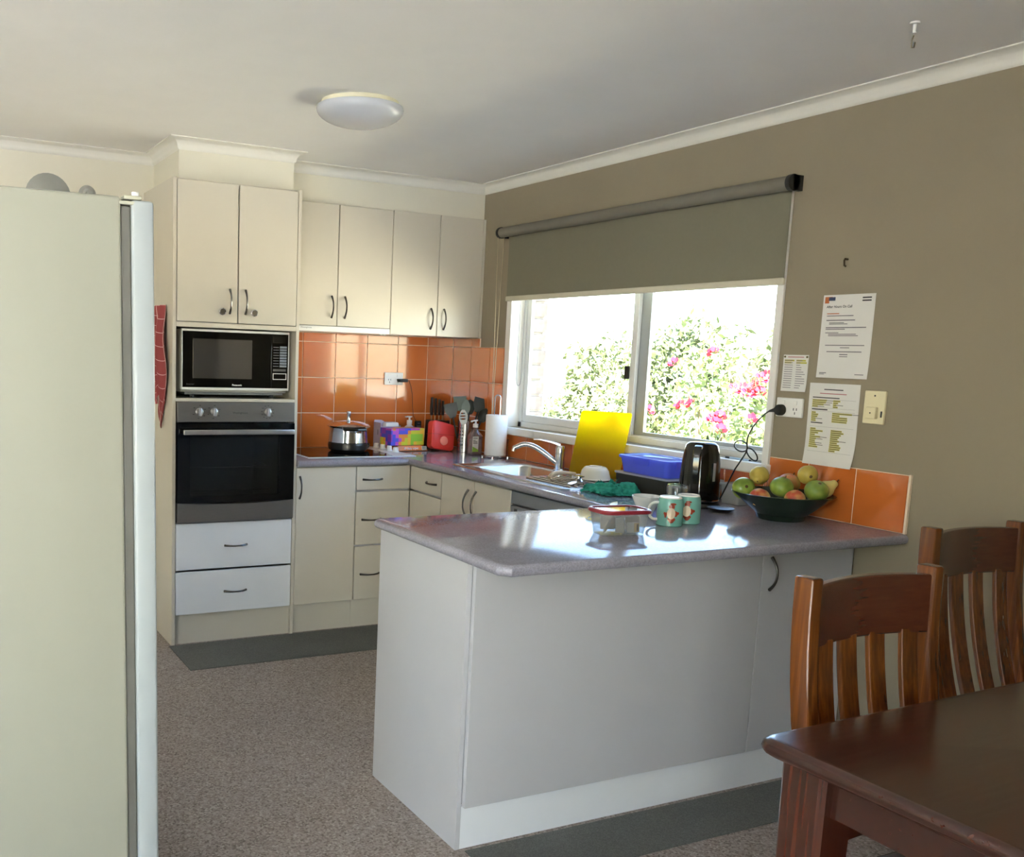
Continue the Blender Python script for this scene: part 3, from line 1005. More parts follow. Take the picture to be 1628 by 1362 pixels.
# ------------------------------------------------------------------ peninsula
pn = thing('peninsula_cabinet', 'long white peninsula cabinet facing the dining table', 'cabinet', (-0.80, -2.55, 0))
B(-1.599, -1.583, -2.831, -2.276, 0.0, 0.8655).build('end_panel', WLAM, pn, bevel=0.001)
B(-1.5825, -0.013, -2.812, -2.277, 0.135, 0.8655).build('body', WLAM, pn)
B(-1.5815, -0.459, -2.847, -2.829, 0.134, 0.8655).build('back_panel', WLAM, pn, bevel=0.0012)
d = B(-0.4555, -0.016, -2.847, -2.829, 0.134, 0.8655).build('door', WLAM, pn, bevel=0.0012)
handle(d, (-0.418, -2.847, 0.757), (0, 0, 1), (0, -1, 0), L=0.112, h=0.028, m=mat('bronze_handle', '#4b4844', 0.3, metal=0.9))
B(-1.5825, -0.013, -2.829, -2.813, 0.0, 0.133).build('kickboard', WLAM_LIT, pn)

# ------------------------------------------------------------------ worktop
def offset_poly(pts, ds):
    n = len(pts); out = []
    for i in range(n):
        p0, p1, p2 = Vector(pts[i - 1]), Vector(pts[i]), Vector(pts[(i + 1) % n])
        a = (p1 - p0).normalized(); b = (p2 - p1).normalized()
        na = Vector((-a.y, a.x)); nb = Vector((-b.y, b.x))
        q1 = p1 + na * ds[i - 1]; q2 = p1 + nb * ds[i]
        den = a.x * b.y - a.y * b.x
        if abs(den) < 1e-9: out.append(q2); continue
        t = ((q2.x - q1.x) * b.y - (q2.y - q1.y) * b.x) / den
        out.append(q1 + a * t)
    return out


wt_poly = [(-1.2415, -0.011), (-1.2415, -0.632), (-0.622, -0.632), (-0.622, -2.255), (-1.605, -2.255), (-1.624, -2.274), (-1.624, -3.010), (-1.594, -3.042), (-0.002, -3.042), (-0.002, -3.0), (-0.011, -0.011)]
wt_poly = [(-1.2415, -0.0112), (-1.2415, -0.632), (-0.622, -0.632), (-0.622, -2.255), (-1.605, -2.255), (-1.624, -2.274), (-1.624, -3.010), (-1.594, -3.042), (-0.0112, -3.042), (-0.0112, -0.0112)]
free = [0, 1, 1, 1, 1, 1, 1, 1, 0, 0]
R_ = 0.0165; zc = ZW - 0.0165
loops = []
for i in range(9):
    a = -PI / 2 + PI * i / 8
    ins = R_ * (1 - math.cos(a))
    pl = offset_poly(wt_poly, [ins if f else 0.0 for f in free])
    loops.append([(p.x, p.y, zc + R_ * math.sin(a)) for p in pl])
bm = bmesh.new()
rv_ = [[bm.verts.new(p) for p in l] for l in loops]
n = len(wt_poly)
for j in range(8):
    for i in range(n):
        bm.faces.new((rv_[j][i], rv_[j][(i + 1) % n], rv_[j + 1][(i + 1) % n], rv_[j + 1][i]))
hole = rrect(-0.300, -1.215, 0.165, 0.205, 0.03, 4)
hv = []
for z, lst in ((loops[-1][0][2], rv_[-1]), (loops[0][0][2], rv_[0])):
    h_ = [bm.verts.new((p[0], p[1], z)) for p in hole]; hv.append(h_)
    es = []
    for i in range(n):
        e = bm.edges.get((lst[i], lst[(i + 1) % n])); es.append(e)
    for i in range(len(h_)):
        es.append(bm.edges.new((h_[i], h_[(i + 1) % len(h_)])))
    bmesh.ops.triangle_fill(bm, use_beauty=True, edges=es)
for i in range(len(hole)):
    j = (i + 1) % len(hole)
    bm.faces.new((hv[0][i], hv[0][j], hv[1][j], hv[1][i]))
bmesh.ops.recalc_face_normals(bm, faces=bm.faces)
me = bpy.data.meshes.new('worktop')
bm.to_mesh(me); bm.free()
me.polygons.foreach_set('use_smooth', [True] * len(me.polygons)); me.set_sharp_from_angle(angle=math.radians(30))
me.materials.append(WTOP)
wt = bpy.data.objects.new('worktop', me); COL.objects.link(wt)
tag(wt, 'glossy mauve-grey laminate worktop running round the kitchen and over the peninsula', 'worktop')

# ------------------------------------------------------------------ upper cabinets and range hood
YU = -0.298
u1 = thing('wall_cabinet', 'pair of cream wall cabinet doors above the range hood', 'cabinet', (-0.91, -0.15, 1.60))
B(-1.2415, -0.5905, YU + 0.018, -0.011, 1.582, 2.213).build('body', WLAM, u1)
for x0, x1, hx0 in ((-1.2395, -0.9115, -0.943), (-0.9075, -0.5920, -0.866)):
    d = B(x0, x1, YU - 0.001, YU + 0.017, 1.583, 2.2125).build('door', CREAM, u1, bevel=0.003)
    handle(d, (hx0, YU - 0.001, 1.682), (0, 0, 1), (0, -1, 0))
u2 = thing('wall_cabinet', 'pair of cream wall cabinet doors next to the window wall', 'cabinet', (-0.30, -0.15, 1.55))
B(-0.5895, -0.0165, YU + 0.018, -0.011, 1.552, 2.2145).build('body', WLAM, u2)
for x0, x1, hx0 in ((-0.5880, -0.2985, -0.337), (-0.2945, -0.0180, -0.254)):
    d = B(x0, x1, YU - 0.001, YU + 0.017, 1.551, 2.2145).build('door', CREAM, u2, bevel=0.003)
    handle(d, (hx0, YU - 0.001, 1.647), (0, 0, 1), (0, -1, 0))
B(-0.0160, -0.0005, YU, -0.011, 1.5515, 2.2145).build('end_panel', CREAM, u2, bevel=0.001)
rh = thing('range_hood', 'slim white slide-out range hood under the wall cabinets', 'range hood', (-0.91, -0.16, 1.55))
B(-1.240, -0.592, -0.276, -0.013, 1.552, 1.5815).build('body', WPL, rh)
B(-1.240, -0.591, YU - 0.004, -0.276, 1.5505, 1.5805).build('front_rail', WPL, rh, bevel=0.004)
text('maker_name', 'Westinghouse', 0.011, (-1.087, YU - 0.0045, 1.570), (1, 0, 0), (0, 0, 1), INK, rh)
for x in (-0.632, -0.612):
    B(x - 0.007, x + 0.007, -0.28, -0.262, 1.546, 1.552).build('switch', WPL, rh, bevel=0.001)

# ------------------------------------------------------------------ cooktop and pot
ct = thing('cooktop', 'black ceramic glass cooktop with white metal edge in the worktop', 'cooktop', (-0.84, -0.30, ZW))
B(-1.158, -0.530, -0.548, -0.062, ZW + 0.0004, ZW + 0.006).build('edge_frame', mat('white_enamel', '#dfe0e4', 0.2), ct, bevel=0.002)
B(-1.150, -0.600, -0.538, -0.070, ZW + 0.0062, ZW + 0.0072).build('glass_plate', BLKG, ct)
MB().prism([(-0.640 + 0.10 * math.sin(PI * i / 12) * 0.3 - 0.03, -0.538 + 0.468 * i / 12) for i in range(13)] + [(-0.536, -0.070), (-0.536, -0.538)], ZW + 0.0062, ZW + 0.0078).build('control_strip', mat('white_enamel', '#dfe0e4'), ct)
for i, y in enumerate((-0.145, -0.225, -0.305, -0.385)):
    MB().lathe([(0.019, 0), (0.019, 0.006), (0.016, 0.008), (0.0145, 0.024), (0.011, 0.028), (0, 0.028)], (-0.572, y, ZW + 0.008), 20).build('knob', WPL, ct)

pt = thing('pressure_cooker', 'shiny stainless steel pot with lid on the cooktop', 'pot', (-0.81, -0.27, ZW + 0.0078))
z0 = ZW + 0.0079; c = (-0.81, -0.27, z0)
MB().lathe([(0.0, 0.0), (0.092, 0.0), (0.108, 0.012), (0.110, 0.034), (0.107, 0.046)], c, 48).build('base', mat('dark_pot_base', '#3d3b39', 0.3, metal=0.8), pt)
MB().lathe([(0.107, 0.046), (0.110, 0.050), (0.104, 0.10), (0.101, 0.128), (0.104, 0.134)], c, 48, cap=False).build('body', CHROME, pt)
lid = MB().lathe([(0.108, 0.128), (0.118, 0.134), (0.121, 0.138), (0.110, 0.146), (0.075, 0.159), (0.03, 0.166), (0, 0.167)], c, 48).build('lid', CHROME, pt)
MB().lathe([(0.012, 0.166), (0.010, 0.174), (0.0105, 0.205), (0.013, 0.210), (0.011, 0.216), (0, 0.217)], c, 16).build('valve_knob', CHROME, lid)
MB().tube([(-0.872, -0.352, z0 + 0.124), (-0.86, -0.395, z0 + 0.126), (-0.82, -0.412, z0 + 0.126), (-0.77, -0.402, z0 + 0.126), (-0.752, -0.36, z0 + 0.124)], 0.009, 8).build('handle', BLKP, pt)
MB().tube([(-0.735, -0.20, z0 + 0.05), (-0.70, -0.22, z0 + 0.04), (-0.675, -0.25, z0 + 0.02)], [0.013, 0.017, 0.016], 10).build('side_grip', BLKP, pt)

# ------------------------------------------------------------------ sink and tap
sk = thing('sink', 'stainless steel sink with bowl and ribbed drainer set in the worktop', 'sink', (-0.30, -1.38, ZW))
zt = ZW
outer = [(-0.297, -1.380, 0.232, 0.472, 0.035)]


def rr3(cx, cy, a, b, r, z):
    return [(p[0], p[1], z) for p in rrect(cx, cy, a, b, r, 7)]


lp = [rr3(-0.297, -1.380, 0.232, 0.472, 0.03, zt + 0.0006), rr3(-0.297, -1.380, 0.229, 0.469, 0.03, zt + 0.005), rr3(-0.297, -1.380, 0.222, 0.462, 0.03, zt + 0.005),
      rr3(-0.297, -1.380, 0.214, 0.454, 0.03, zt + 0.002), rr3(-0.300, -1.215, 0.158, 0.198, 0.055, zt + 0.0015), rr3(-0.300, -1.215, 0.150, 0.190, 0.05, zt - 0.006),
      rr3(-0.300, -1.215, 0.140, 0.180, 0.05, zt - 0.13), rr3(-0.300, -1.215, 0.120, 0.160, 0.05, zt - 0.150), rr3(-0.300, -1.215, 0.03, 0.03, 0.03, zt - 0.153)]
MB().rings(lp, cap0=False).build('basin', STEEL, sk, angle=50)
dr = MB()
for i in range(9):
    x = -0.455 + i * 0.037
    dr.tube([(x, -1.47, zt + 0.0025), (x, -1.48, zt + 0.005), (x, -1.79, zt + 0.005), (x, -1.80, zt + 0.0025)], 0.0042, 6)
dr.build('drainer_ribs', STEEL, sk)
MB().lathe([(0.04, zt - 0.1529), (0.036, zt - 0.150), (0.012, zt - 0.152), (0, zt - 0.152)], (-0.300, -1.215, 0), 20).build('waste', CHROME, sk)

tp = thing('mixer_tap', 'chrome single-lever mixer tap behind the sink bowl', 'tap', (-0.112, -1.24, ZW + 0.002))
tx, ty = -0.118, -1.262
MB().lathe([(0.028, 0.002), (0.028, 0.008), (0.0235, 0.012), (0.0225, 0.060), (0.024, 0.085), (0.024, 0.112), (0.020, 0.124), (0, 0.126)], (tx, ty, ZW), 28).build('body', CHROME, tp)
sp = []
for i in range(13):
    t = i / 12
    sp.append((tx - 0.175 * t * 0.92, ty + 0.15 * t * 0.9, ZW + 0.030 + 0.155 * t - 0.075 * t ** 4))
sp += [(sp[-1][0] - 0.012, sp[-1][1] + 0.009, sp[-1][2] - 0.006), (sp[-1][0] - 0.015, sp[-1][1] + 0.010, sp[-1][2] - 0.024)]
MB().tube(sp, [0.013] * 9 + [0.012] * 6, 12).build('spout', CHROME, tp)
MB().bar([(tx, ty, ZW + 0.128), (tx - 0.03, ty + 0.02, ZW + 0.140), (tx - 0.085, ty + 0.06, ZW + 0.152), (tx - 0.108, ty + 0.078, ZW + 0.150)], [0.036, 0.034, 0.024, 0.020], [0.012, 0.010, 0.007, 0.005], (0.59, 0.81, 0)).build('lever', CHROME, tp, bevel=0.0025)

# ------------------------------------------------------------------ roller blind, cords
bl = thing('roller_blind', 'olive grey roller blind half lowered over the kitchen window', 'blind', (-0.045, -1.5, 2.1))
MB().cyl((-0.047, -2.448, 2.117), 0.027, 1.915, 'y', 28).build('roller_tube', mat('blind_tube', '#6e6a5e', 0.7, var=0.03), bl)
for y0 in (-2.468, -0.535):
    MB().lathe([(0.030, 0), (0.030, 0.018)], (-0.047, y0, 2.117), 24, 'y').box(-0.050, -0.001, y0, y0 + 0.018, 2.090, 2.145).build('end_bracket', BLKM, bl)
B(-0.0235, -0.0225, -2.440, -0.575, 1.775, 2.117).build('fabric', BLIND, bl, smooth=False)
B(-0.031, -0.015, -2.441, -0.574, 1.750, 1.777).build('bottom_bar', mat('blind_bar', '#c6c0ad', 0.5, var=0.02), bl, bevel=0.005)
ch = MB()
for yy, zz, bot in ((-0.522, 2.10, 1.03), (-0.538, 2.10, 1.03)):
    ch.tube([(-0.062 if yy > -0.53 else -0.034, yy, zz), (-0.05, -0.53, 1.06)], 0.0016, 6)
chain = ch.build('pull_chain', mat('bead_chain', '#b7aa8d', 0.4, metal=0.4), bl)
bd = MB()
for k in range(60):
    t = k / 59
    z = 2.08 - 1.0 * t
    bd.lathe([(0, -0.0024), (0.0024, 0), (0, 0.0024)], (-0.062 + 0.012 * t, -0.522 - 0.008 * t, z), 6)
tag(bd.build('chain_beads', MATS['bead_chain'], bl), 'small beads of the pull chain', None, kind='stuff')
cl = [(0.035, -0.632, 2.05)]
for i in range(13):
    a = PI * i / 12
    cl.append((0.045 - 0.016 * math.cos(a), -0.634, 1.345 - 0.05 * math.sin(a)))
cl.append((0.065, -0.632, 2.05))
tag(MB().tube(cl, 0.0014, 6).build('blind_cord', mat('cord_grey', '#8f939b', 0.6)), 'thin looped cord hanging in the left window reveal', 'cord')

# ------------------------------------------------------------------ wall fittings
def outlet(name, label, org, right, n_out):
    r = Vector(right); o = Vector(org); nn = r.cross(Vector((0, 0, 1)))
    t = thing(name, label, 'outlet', org)

    def pl(a0, a1, z0, z1, d0, d1, nm, m, par, bev=0.0):
        ps = [o + r * a + Vector((0, 0, z)) + nn * d for a in (a0, a1) for z in (z0, z1) for d in (d0, d1)]
        xs = [p.x for p in ps]; ys = [p.y for p in ps]; zs = [p.z for p in ps]
        return B(min(xs), max(xs), min(ys), max(ys), min(zs), max(zs)).build(nm, m, par, bevel=bev)
    pl(-0.060, 0.060, -0.036, 0.036, 0.0, 0.010, 'cover_plate', WPL, t, 0.003)
    for s in (-1, 1):
        pl(s * 0.028 - 0.008, s * 0.028 + 0.008, 0.010, 0.026, 0.009, 0.0125, 'switch', WPL, t, 0.0015)
        for dx, dz, ww in ((-0.007, 0.002, 0.0016), (0.007, 0.002, 0.0016), (0, -0.013, 0.0016)):
            pl(s * 0.028 + dx - ww, s * 0.028 + dx + ww, -0.012 + dz, -0.003 + dz, 0.009, 0.0106, 'socket_slot', DARKP, t)
    return t


outlet('power_outlet', 'white double power outlet on the orange tiles above the cooktop', (-0.411, -0.0100, 1.302), (1, 0, 0), 2)
outlet('power_outlet', 'white double power outlet on the tan wall under the small notice', (-0.0005, -2.506, 1.294), (0, -1, 0), 2)

pg = thing('phone_charger', 'black charger plugged in above the tissue box with thin trailing cord', 'charger', (-0.36, -0.04, 1.3))
B(-0.392, -0.338, -0.062, -0.0232, 1.284, 1.302).build('plug', BLKM, pg, bevel=0.003)
cpts = [(-0.340, -0.045, 1.293), (-0.322, -0.046, 1.292), (-0.308, -0.04, 1.265), (-0.292, -0.035, 1.21), (-0.286, -0.03, 1.14), (-0.278, -0.03, 1.09), (-0.262, -0.035, 1.055), (-0.258, -0.045, 1.00), (-0.256, -0.055, 0.95)]
MB().tube(cpts, 0.0018, 6).build('cord', mat('brown_cord', '#3a2018', 0.5), pg)
def smoothpath(p, n=6):
    p = [Vector(q) for q in p]; out = []
    for i in range(len(p) - 1):
        a, b, c_, d_ = p[max(i - 1, 0)], p[i], p[i + 1], p[min(i + 2, len(p) - 1)]
        for k in range(n):
            t = k / n
            out.append(0.5 * ((2 * b) + (-a + c_) * t + (2 * a - 5 * b + 4 * c_ - d_) * t * t + (-a + 3 * b - 3 * c_ + d_) * t ** 3))
    out.append(p[-1]); return out


th = thing('wall_switch_plate', 'cream plastic control plate with a square knob on the tan wall', 'wall plate', (0, -2.861, 1.318))
B(-0.011, -0.0005, -2.902, -2.821, 1.260, 1.374).build('plate', CPL, th, bevel=0.003)
kn = B(-0.026, -0.011, -2.880, -2.840, 1.278, 1.318).build('knob', CPL, th, bevel=0.003)
MB().lathe([(0.0025, 0), (0.0025, -0.001)], (-0.0262, -2.860, 1.298), 10, 'x').build('indicator_dot', DARKP, kn)
MB().lathe([(0.003, 0), (0.003, -0.001)], (-0.0112, -2.862, 1.357), 10, 'x').build('screw', DARKP, th)
B(-0.0118, -0.0108, -2.895, -2.889, 1.284, 1.305).build('slider_slot', DARKP, th)
hk2 = MB().lathe([(0.004, 0), (0.004, -0.012)], (-0.0005, -2.690, 1.828), 8, 'x').tube([(-0.0125, -2.690, 1.83), (-0.018, -2.690, 1.822), (-0.017, -2.691, 1.806), (-0.010, -2.692, 1.803)], 0.0035, 6)
tag(hk2.build('wall_hook', mat('brass_dark', '#4a3d2a', 0.4, metal=0.8)), 'small dark metal hook screwed in the tan wall above the notices', 'hook')


def paper(name, label, y0, y1, z0, z1, skew=0.0, bend=0.004):
    """sheet on the right wall; y0 > y1 (left edge nearer the window)"""
    t = thing(name, label, 'notice', (0, (y0 + y1) / 2, z0))
    def f(u, v):
        return (-0.0016 - bend * max(0, 0.35 - v) ** 2 * 8 * (0.5 + u * 0.5), y0 + (y1 - y0) * u + skew * (v - 0.5), z0 + (z1 - z0) * v)
    MB().grid(f, 6, 10).build('sheet', PAPER, t, solid=0.0004, angle=60)
    return t, f


def lines(par, f, rows_, m, nm, d=0.0009):
    mb = MB()
    for u0, u1, v, h in rows_:
        qs = [f(u0, v - h / 2), f(u1, v - h / 2), f(u1, v + h / 2), f(u0, v + h / 2)]
        mb.add([(q[0] - d, q[1], q[2]) for q in qs], [(0, 1, 2, 3)])
    o = mb.build(nm, m, par, smooth=False)
    o['kind'] = 'stuff'
    return o


t, f = paper('notice_sheet', 'white A4 notice headed After Hours On Call on the tan wall', -2.607, -2.818, 1.411, 1.706)
lines(t, f, [(0.035, 0.18, 0.955, 0.045), (0.035, 0.12, 0.92, 0.04)], LOGOO, 'logo_block')
lines(t, f, [(0.11, 0.24, 0.952, 0.042)], LOGOB, 'logo_block', 0.0012)
lines(t, f, [(0.76, 0.93, 0.955, 0.016), (0.76, 0.93, 0.922, 0.016)], DARKP, 'logo_lettering')
q = f(0.33, 0.857)
text('heading', 'After Hours On Call', 0.0125, (q[0] - 0.0012, q[1], q[2]), (0, -1, 0), (0, 0, 1), DARKP, t, bold=True, shear=0.15)
lines(t, f, [(0.10, 0.34, 0.775, 0.010)], LOGOO, 'sub_heading')
lines(t, f, [(0.10, 0.62, 0.748, 0.010), (0.10, 0.66, 0.695, 0.012), (0.16, 0.45, 0.665, 0.009), (0.16, 0.52, 0.650, 0.009), (0.10, 0.88, 0.607, 0.012), (0.10, 0.48, 0.588, 0.010),
             (0.10, 0.36, 0.545, 0.009), (0.16, 0.70, 0.528, 0.009), (0.16, 0.74, 0.510, 0.009), (0.12, 0.88, 0.395, 0.010), (0.42, 0.60, 0.366, 0.009), (0.16, 0.84, 0.318, 0.011), (0.42, 0.58, 0.285, 0.011), (0.42, 0.58, 0.260, 0.009),
             (0.06, 0.20, 0.060, 0.010), (0.06, 0.16, 0.045, 0.008), (0.76, 0.93, 0.050, 0.009)], INK, 'text_lines')
t, f = paper('notice_sheet', 'white contact list with yellow highlighted blocks hanging below the On Call notice', -2.586, -2.797, 1.094, 1.391, 0.004, 0.018)
lines(t, f, [(0.30, 0.68, 0.925, 0.012), (0.08, 0.62, 0.825, 0.012), (0.08, 0.40, 0.680, 0.014), (0.08, 0.32, 0.515, 0.013)], DARKP, 'headings')
lines(t, f, [(0.22, 0.75, 0.876, 0.010)], REDINK, 'red_heading')
hl = []; tx_ = []
for (u0, u1, v0, k) in ((0.08, 0.38, 0.79, 4), (0.50, 0.66, 0.79, 4), (0.08, 0.30, 0.64, 5), (0.50, 0.90, 0.64, 5), (0.08, 0.34, 0.44, 10), (0.50, 0.76, 0.43, 11)):
    for i in range(k):
        L = (u1 - u0) * random.uniform(0.35, 1.0)
        v = v0 - i * 0.0245
        hl.append((u0, u0 + L, v, 0.021)); tx_.append((u0 + 0.01, u0 + L - 0.005 + random.choice((0, 0, 0.14)), v, 0.007))
lines(t, f, hl, YELI, 'highlighted_rows', 0.0007)
lines(t, f, tx_, GREYP, 'text_lines', 0.0012)
lines(t, f, [(0.06, 0.94, 0.805, 0.002), (0.06, 0.94, 0.700, 0.002), (0.06, 0.94, 0.660, 0.002), (0.06, 0.94, 0.470, 0.002), (0.06, 0.94, 0.165, 0.002)], INK, 'table_lines')
t, f = paper('notice_card', 'small white phone list card pinned beside the window', -2.453, -2.567, 1.355, 1.491)
lines(t, f, [(0.18, 0.82, 0.94, 0.022)], REDINK, 'heading')
lines(t, f, [(0.06, 0.45, 0.845, 0.045), (0.53, 0.90, 0.845, 0.045), (0.06, 0.34, 0.785, 0.045), (0.53, 0.94, 0.785, 0.045)], YELI, 'highlighted_rows', 0.0007)
lines(t, f, [(0.07, 0.40, 0.845 - i * 0.062, 0.018) for i in range(13)] + [(0.54, 0.54 + random.uniform(0.15, 0.38), 0.845 - i * 0.062, 0.018) for i in range(13)], INK, 'text_lines', 0.0012)
for u in (0.06, 0.94):
    q = f(u, 0.945)
    MB().lathe([(0.004, 0), (0.003, -0.003), (0, -0.0035)], (q[0] - 0.0006, q[1], q[2]), 10, 'x').build('pin', mat('brass_pin', '#6b5f3c', 0.3, metal=0.8), t)

# ceiling lamp and ceiling hook
lx, ly = -1.385, -1.545
la = thing('ceiling_light', 'round opal dome ceiling light above the kitchen', 'ceiling light', (lx, ly, CEIL))
MB().lathe([(0.150, 0), (0.150, -0.014), (0.160, -0.020), (0.160, -0.028)], (lx, ly, CEIL), 48).build('base_ring', mat('lamp_base', '#e7e0c4', 0.5), la)
pr = [(0.168, -0.020), (0.170, -0.028)]
for i in range(1, 11):
    a = PI / 2 * i / 10
    pr.append((0.170 * math.cos(a), -0.028 - 0.066 * math.sin(a)))
pr[-1] = (0.0, pr[-1][1])
MB().lathe(pr, (lx, ly, CEIL), 56).build('diffuser', OPAL, la)
hx_, hy_ = -0.455, -3.195
chk = thing('ceiling_hook', 'small white hook screwed in the ceiling at the right', 'hook', (hx_, hy_, CEIL))
MB().lathe([(0.013, 0), (0.013, -0.005), (0.005, -0.007), (0.004, -0.026), (0.008, -0.028), (0.008, -0.031), (0, -0.031)], (hx_, hy_, CEIL), 16).build('base', WPL, chk)
MB().tube([(hx_, hy_, CEIL - 0.036), (hx_ - 0.006, hy_, CEIL - 0.050), (hx_ - 0.004, hy_, CEIL - 0.068), (hx_ + 0.006, hy_, CEIL - 0.066), (hx_ + 0.008, hy_, CEIL - 0.052)], 0.0022, 6).build('wire_hook', mat('hook_wire', '#9a9382', 0.4, metal=0.6), chk)

# ------------------------------------------------------------------ floor mats
tag(B(-1.886, -0.600, -0.985, -0.5995, 0.0004, 0.004).build('floor_mat', MATM, bevel=0.001), 'dark grey mat strip along the oven and back cabinets', 'mat')
tag(B(-1.575, -0.02, -3.070, -2.849, 0.0004, 0.004).build('floor_mat', MATM, bevel=0.001), 'dark grey mat strip along the foot of the peninsula', 'mat')

# ------------------------------------------------------------------ fridge
fx, fy = -2.58, -3.0
fg = thing('refrigerator', 'off-white refrigerator seen from its side at the left edge', 'refrigerator', (-2.595, -2.65, 0.0))
B(-3.22, -2.607, -3.0, -2.32, 0.03, 1.753).build('body', FRIDGE, fg, bevel=0.006)
B(-2.607, -2.585, -2.992, -2.328, 0.05, 1.735).build('door_gasket', GASK, fg, bevel=0.004)
B(-2.585, -2.537, -3.0, -2.32, 0.045, 1.748).build('door', FRIDGED, fg, bevel=0.008, seg=3)
hg = MB().box(-2.612, -2.550, -2.999, -2.965, 1.737, 1.7445).box(-2.600, -2.562, -2.995, -2.96, 1.7485, 1.757)
hg.build('hinge_bracket', mat('hinge_cream', '#a3a290', 0.4), fg, bevel=0.002)
MB().lathe([(0.008, 0), (0.008, 0.008), (0.0, 0.009)], (-2.574, -2.985, 1.757), 12).build('hinge_pin', WPL, fg)
for x in (-3.15, -2.66):
    for y in (-2.94, -2.38):
        MB().lathe([(0.018, 0.0), (0.018, 0.03)], (x, y, 0), 10).build('foot', BLKM, fg)
fg.location.x += 0.022
fg.rotation_euler = (0, -0.009, 0)
for (x, y, r_, nm, lb) in ((-2.672, -2.45, 0.056, 'round_lid', 'grey domed round lid standing on top of the refrigerator'), (-2.635, -2.80, 0.019, 'round_lid', 'smaller grey lid barely showing above the refrigerator top')):
    h0 = 1.7600
    l_ = MB().lathe([(0, -0.012), (r_ * 0.6, -0.010), (r_, 0.0), (r_ * 0.96, 0.004), (r_ * 0.5, 0.008), (0, 0.008)], (x, y, h0 + r_), 28, 'y').lathe([(0.006, -0.022), (0.006, -0.010)], (x, y, h0 + r_), 10, 'y')
    o = l_.build(nm, mat('grey_lid', '#84847f', 0.35, metal=0.3, var=0.08), None)
    tag(o, lb, 'lid')

# ------------------------------------------------------------------ dining table and chairs
tb = thing('dining_table', 'dark polished mahogany dining table at the lower right', 'table', (-0.84, -4.375, 0))
TX, TY = 0.80, 0.475
zt_ = 0.780
loops = []
for i in range(9):
    a = -PI / 2 + PI * i / 8
    ins = 0.016 * (1 - math.cos(a))
    loops.append([(-0.84 + p[0], -4.375 + p[1], zt_ - 0.016 + 0.016 * math.sin(a)) for p in rrect(0, 0, TX - ins, TY - ins, 0.03, 5)])
MB().rings(loops).build('table_top', WOODT, tb, angle=40)
ap = MB()
for s in (-1, 1):
    B(-0.84 - TX + 0.12, -0.84 + TX - 0.12, -4.375 + s * (TY - 0.07) - 0.011, -4.375 + s * (TY - 0.07) + 0.011, 0.66, 0.748).build('apron', WOODR, tb, bevel=0.003)
    B(-0.84 + s * (TX - 0.075) - 0.011, -0.84 + s * (TX - 0.075) + 0.011, -4.375 - TY + 0.12, -4.375 + TY - 0.12, 0.66, 0.748).build('apron', WOODT, tb, bevel=0.003)
    for s2 in (-1, 1):
        cx_, cy_ = -0.84 + s * (TX - (0.065 if s > 0 else 0.085)), -4.375 + s2 * (TY - 0.075)
        lps = []
        for z, h in ((0.0, 0.034), (0.35, 0.042), (0.60, 0.046), (0.748, 0.047)):
            c4 = 0.010
            lps.append([(cx_ + a, cy_ + b_, z) for a, b_ in ((h, h - c4), (h - c4, h), (-h + c4, h), (-h, h - c4), (-h, -h + c4), (-h + c4, -h), (h - c4, -h), (h, -h + c4))])
        MB().rings(lps).build('leg', WOODL, tb, angle=30)
tb.rotation_euler = (0, 0, math.radians(1.2))


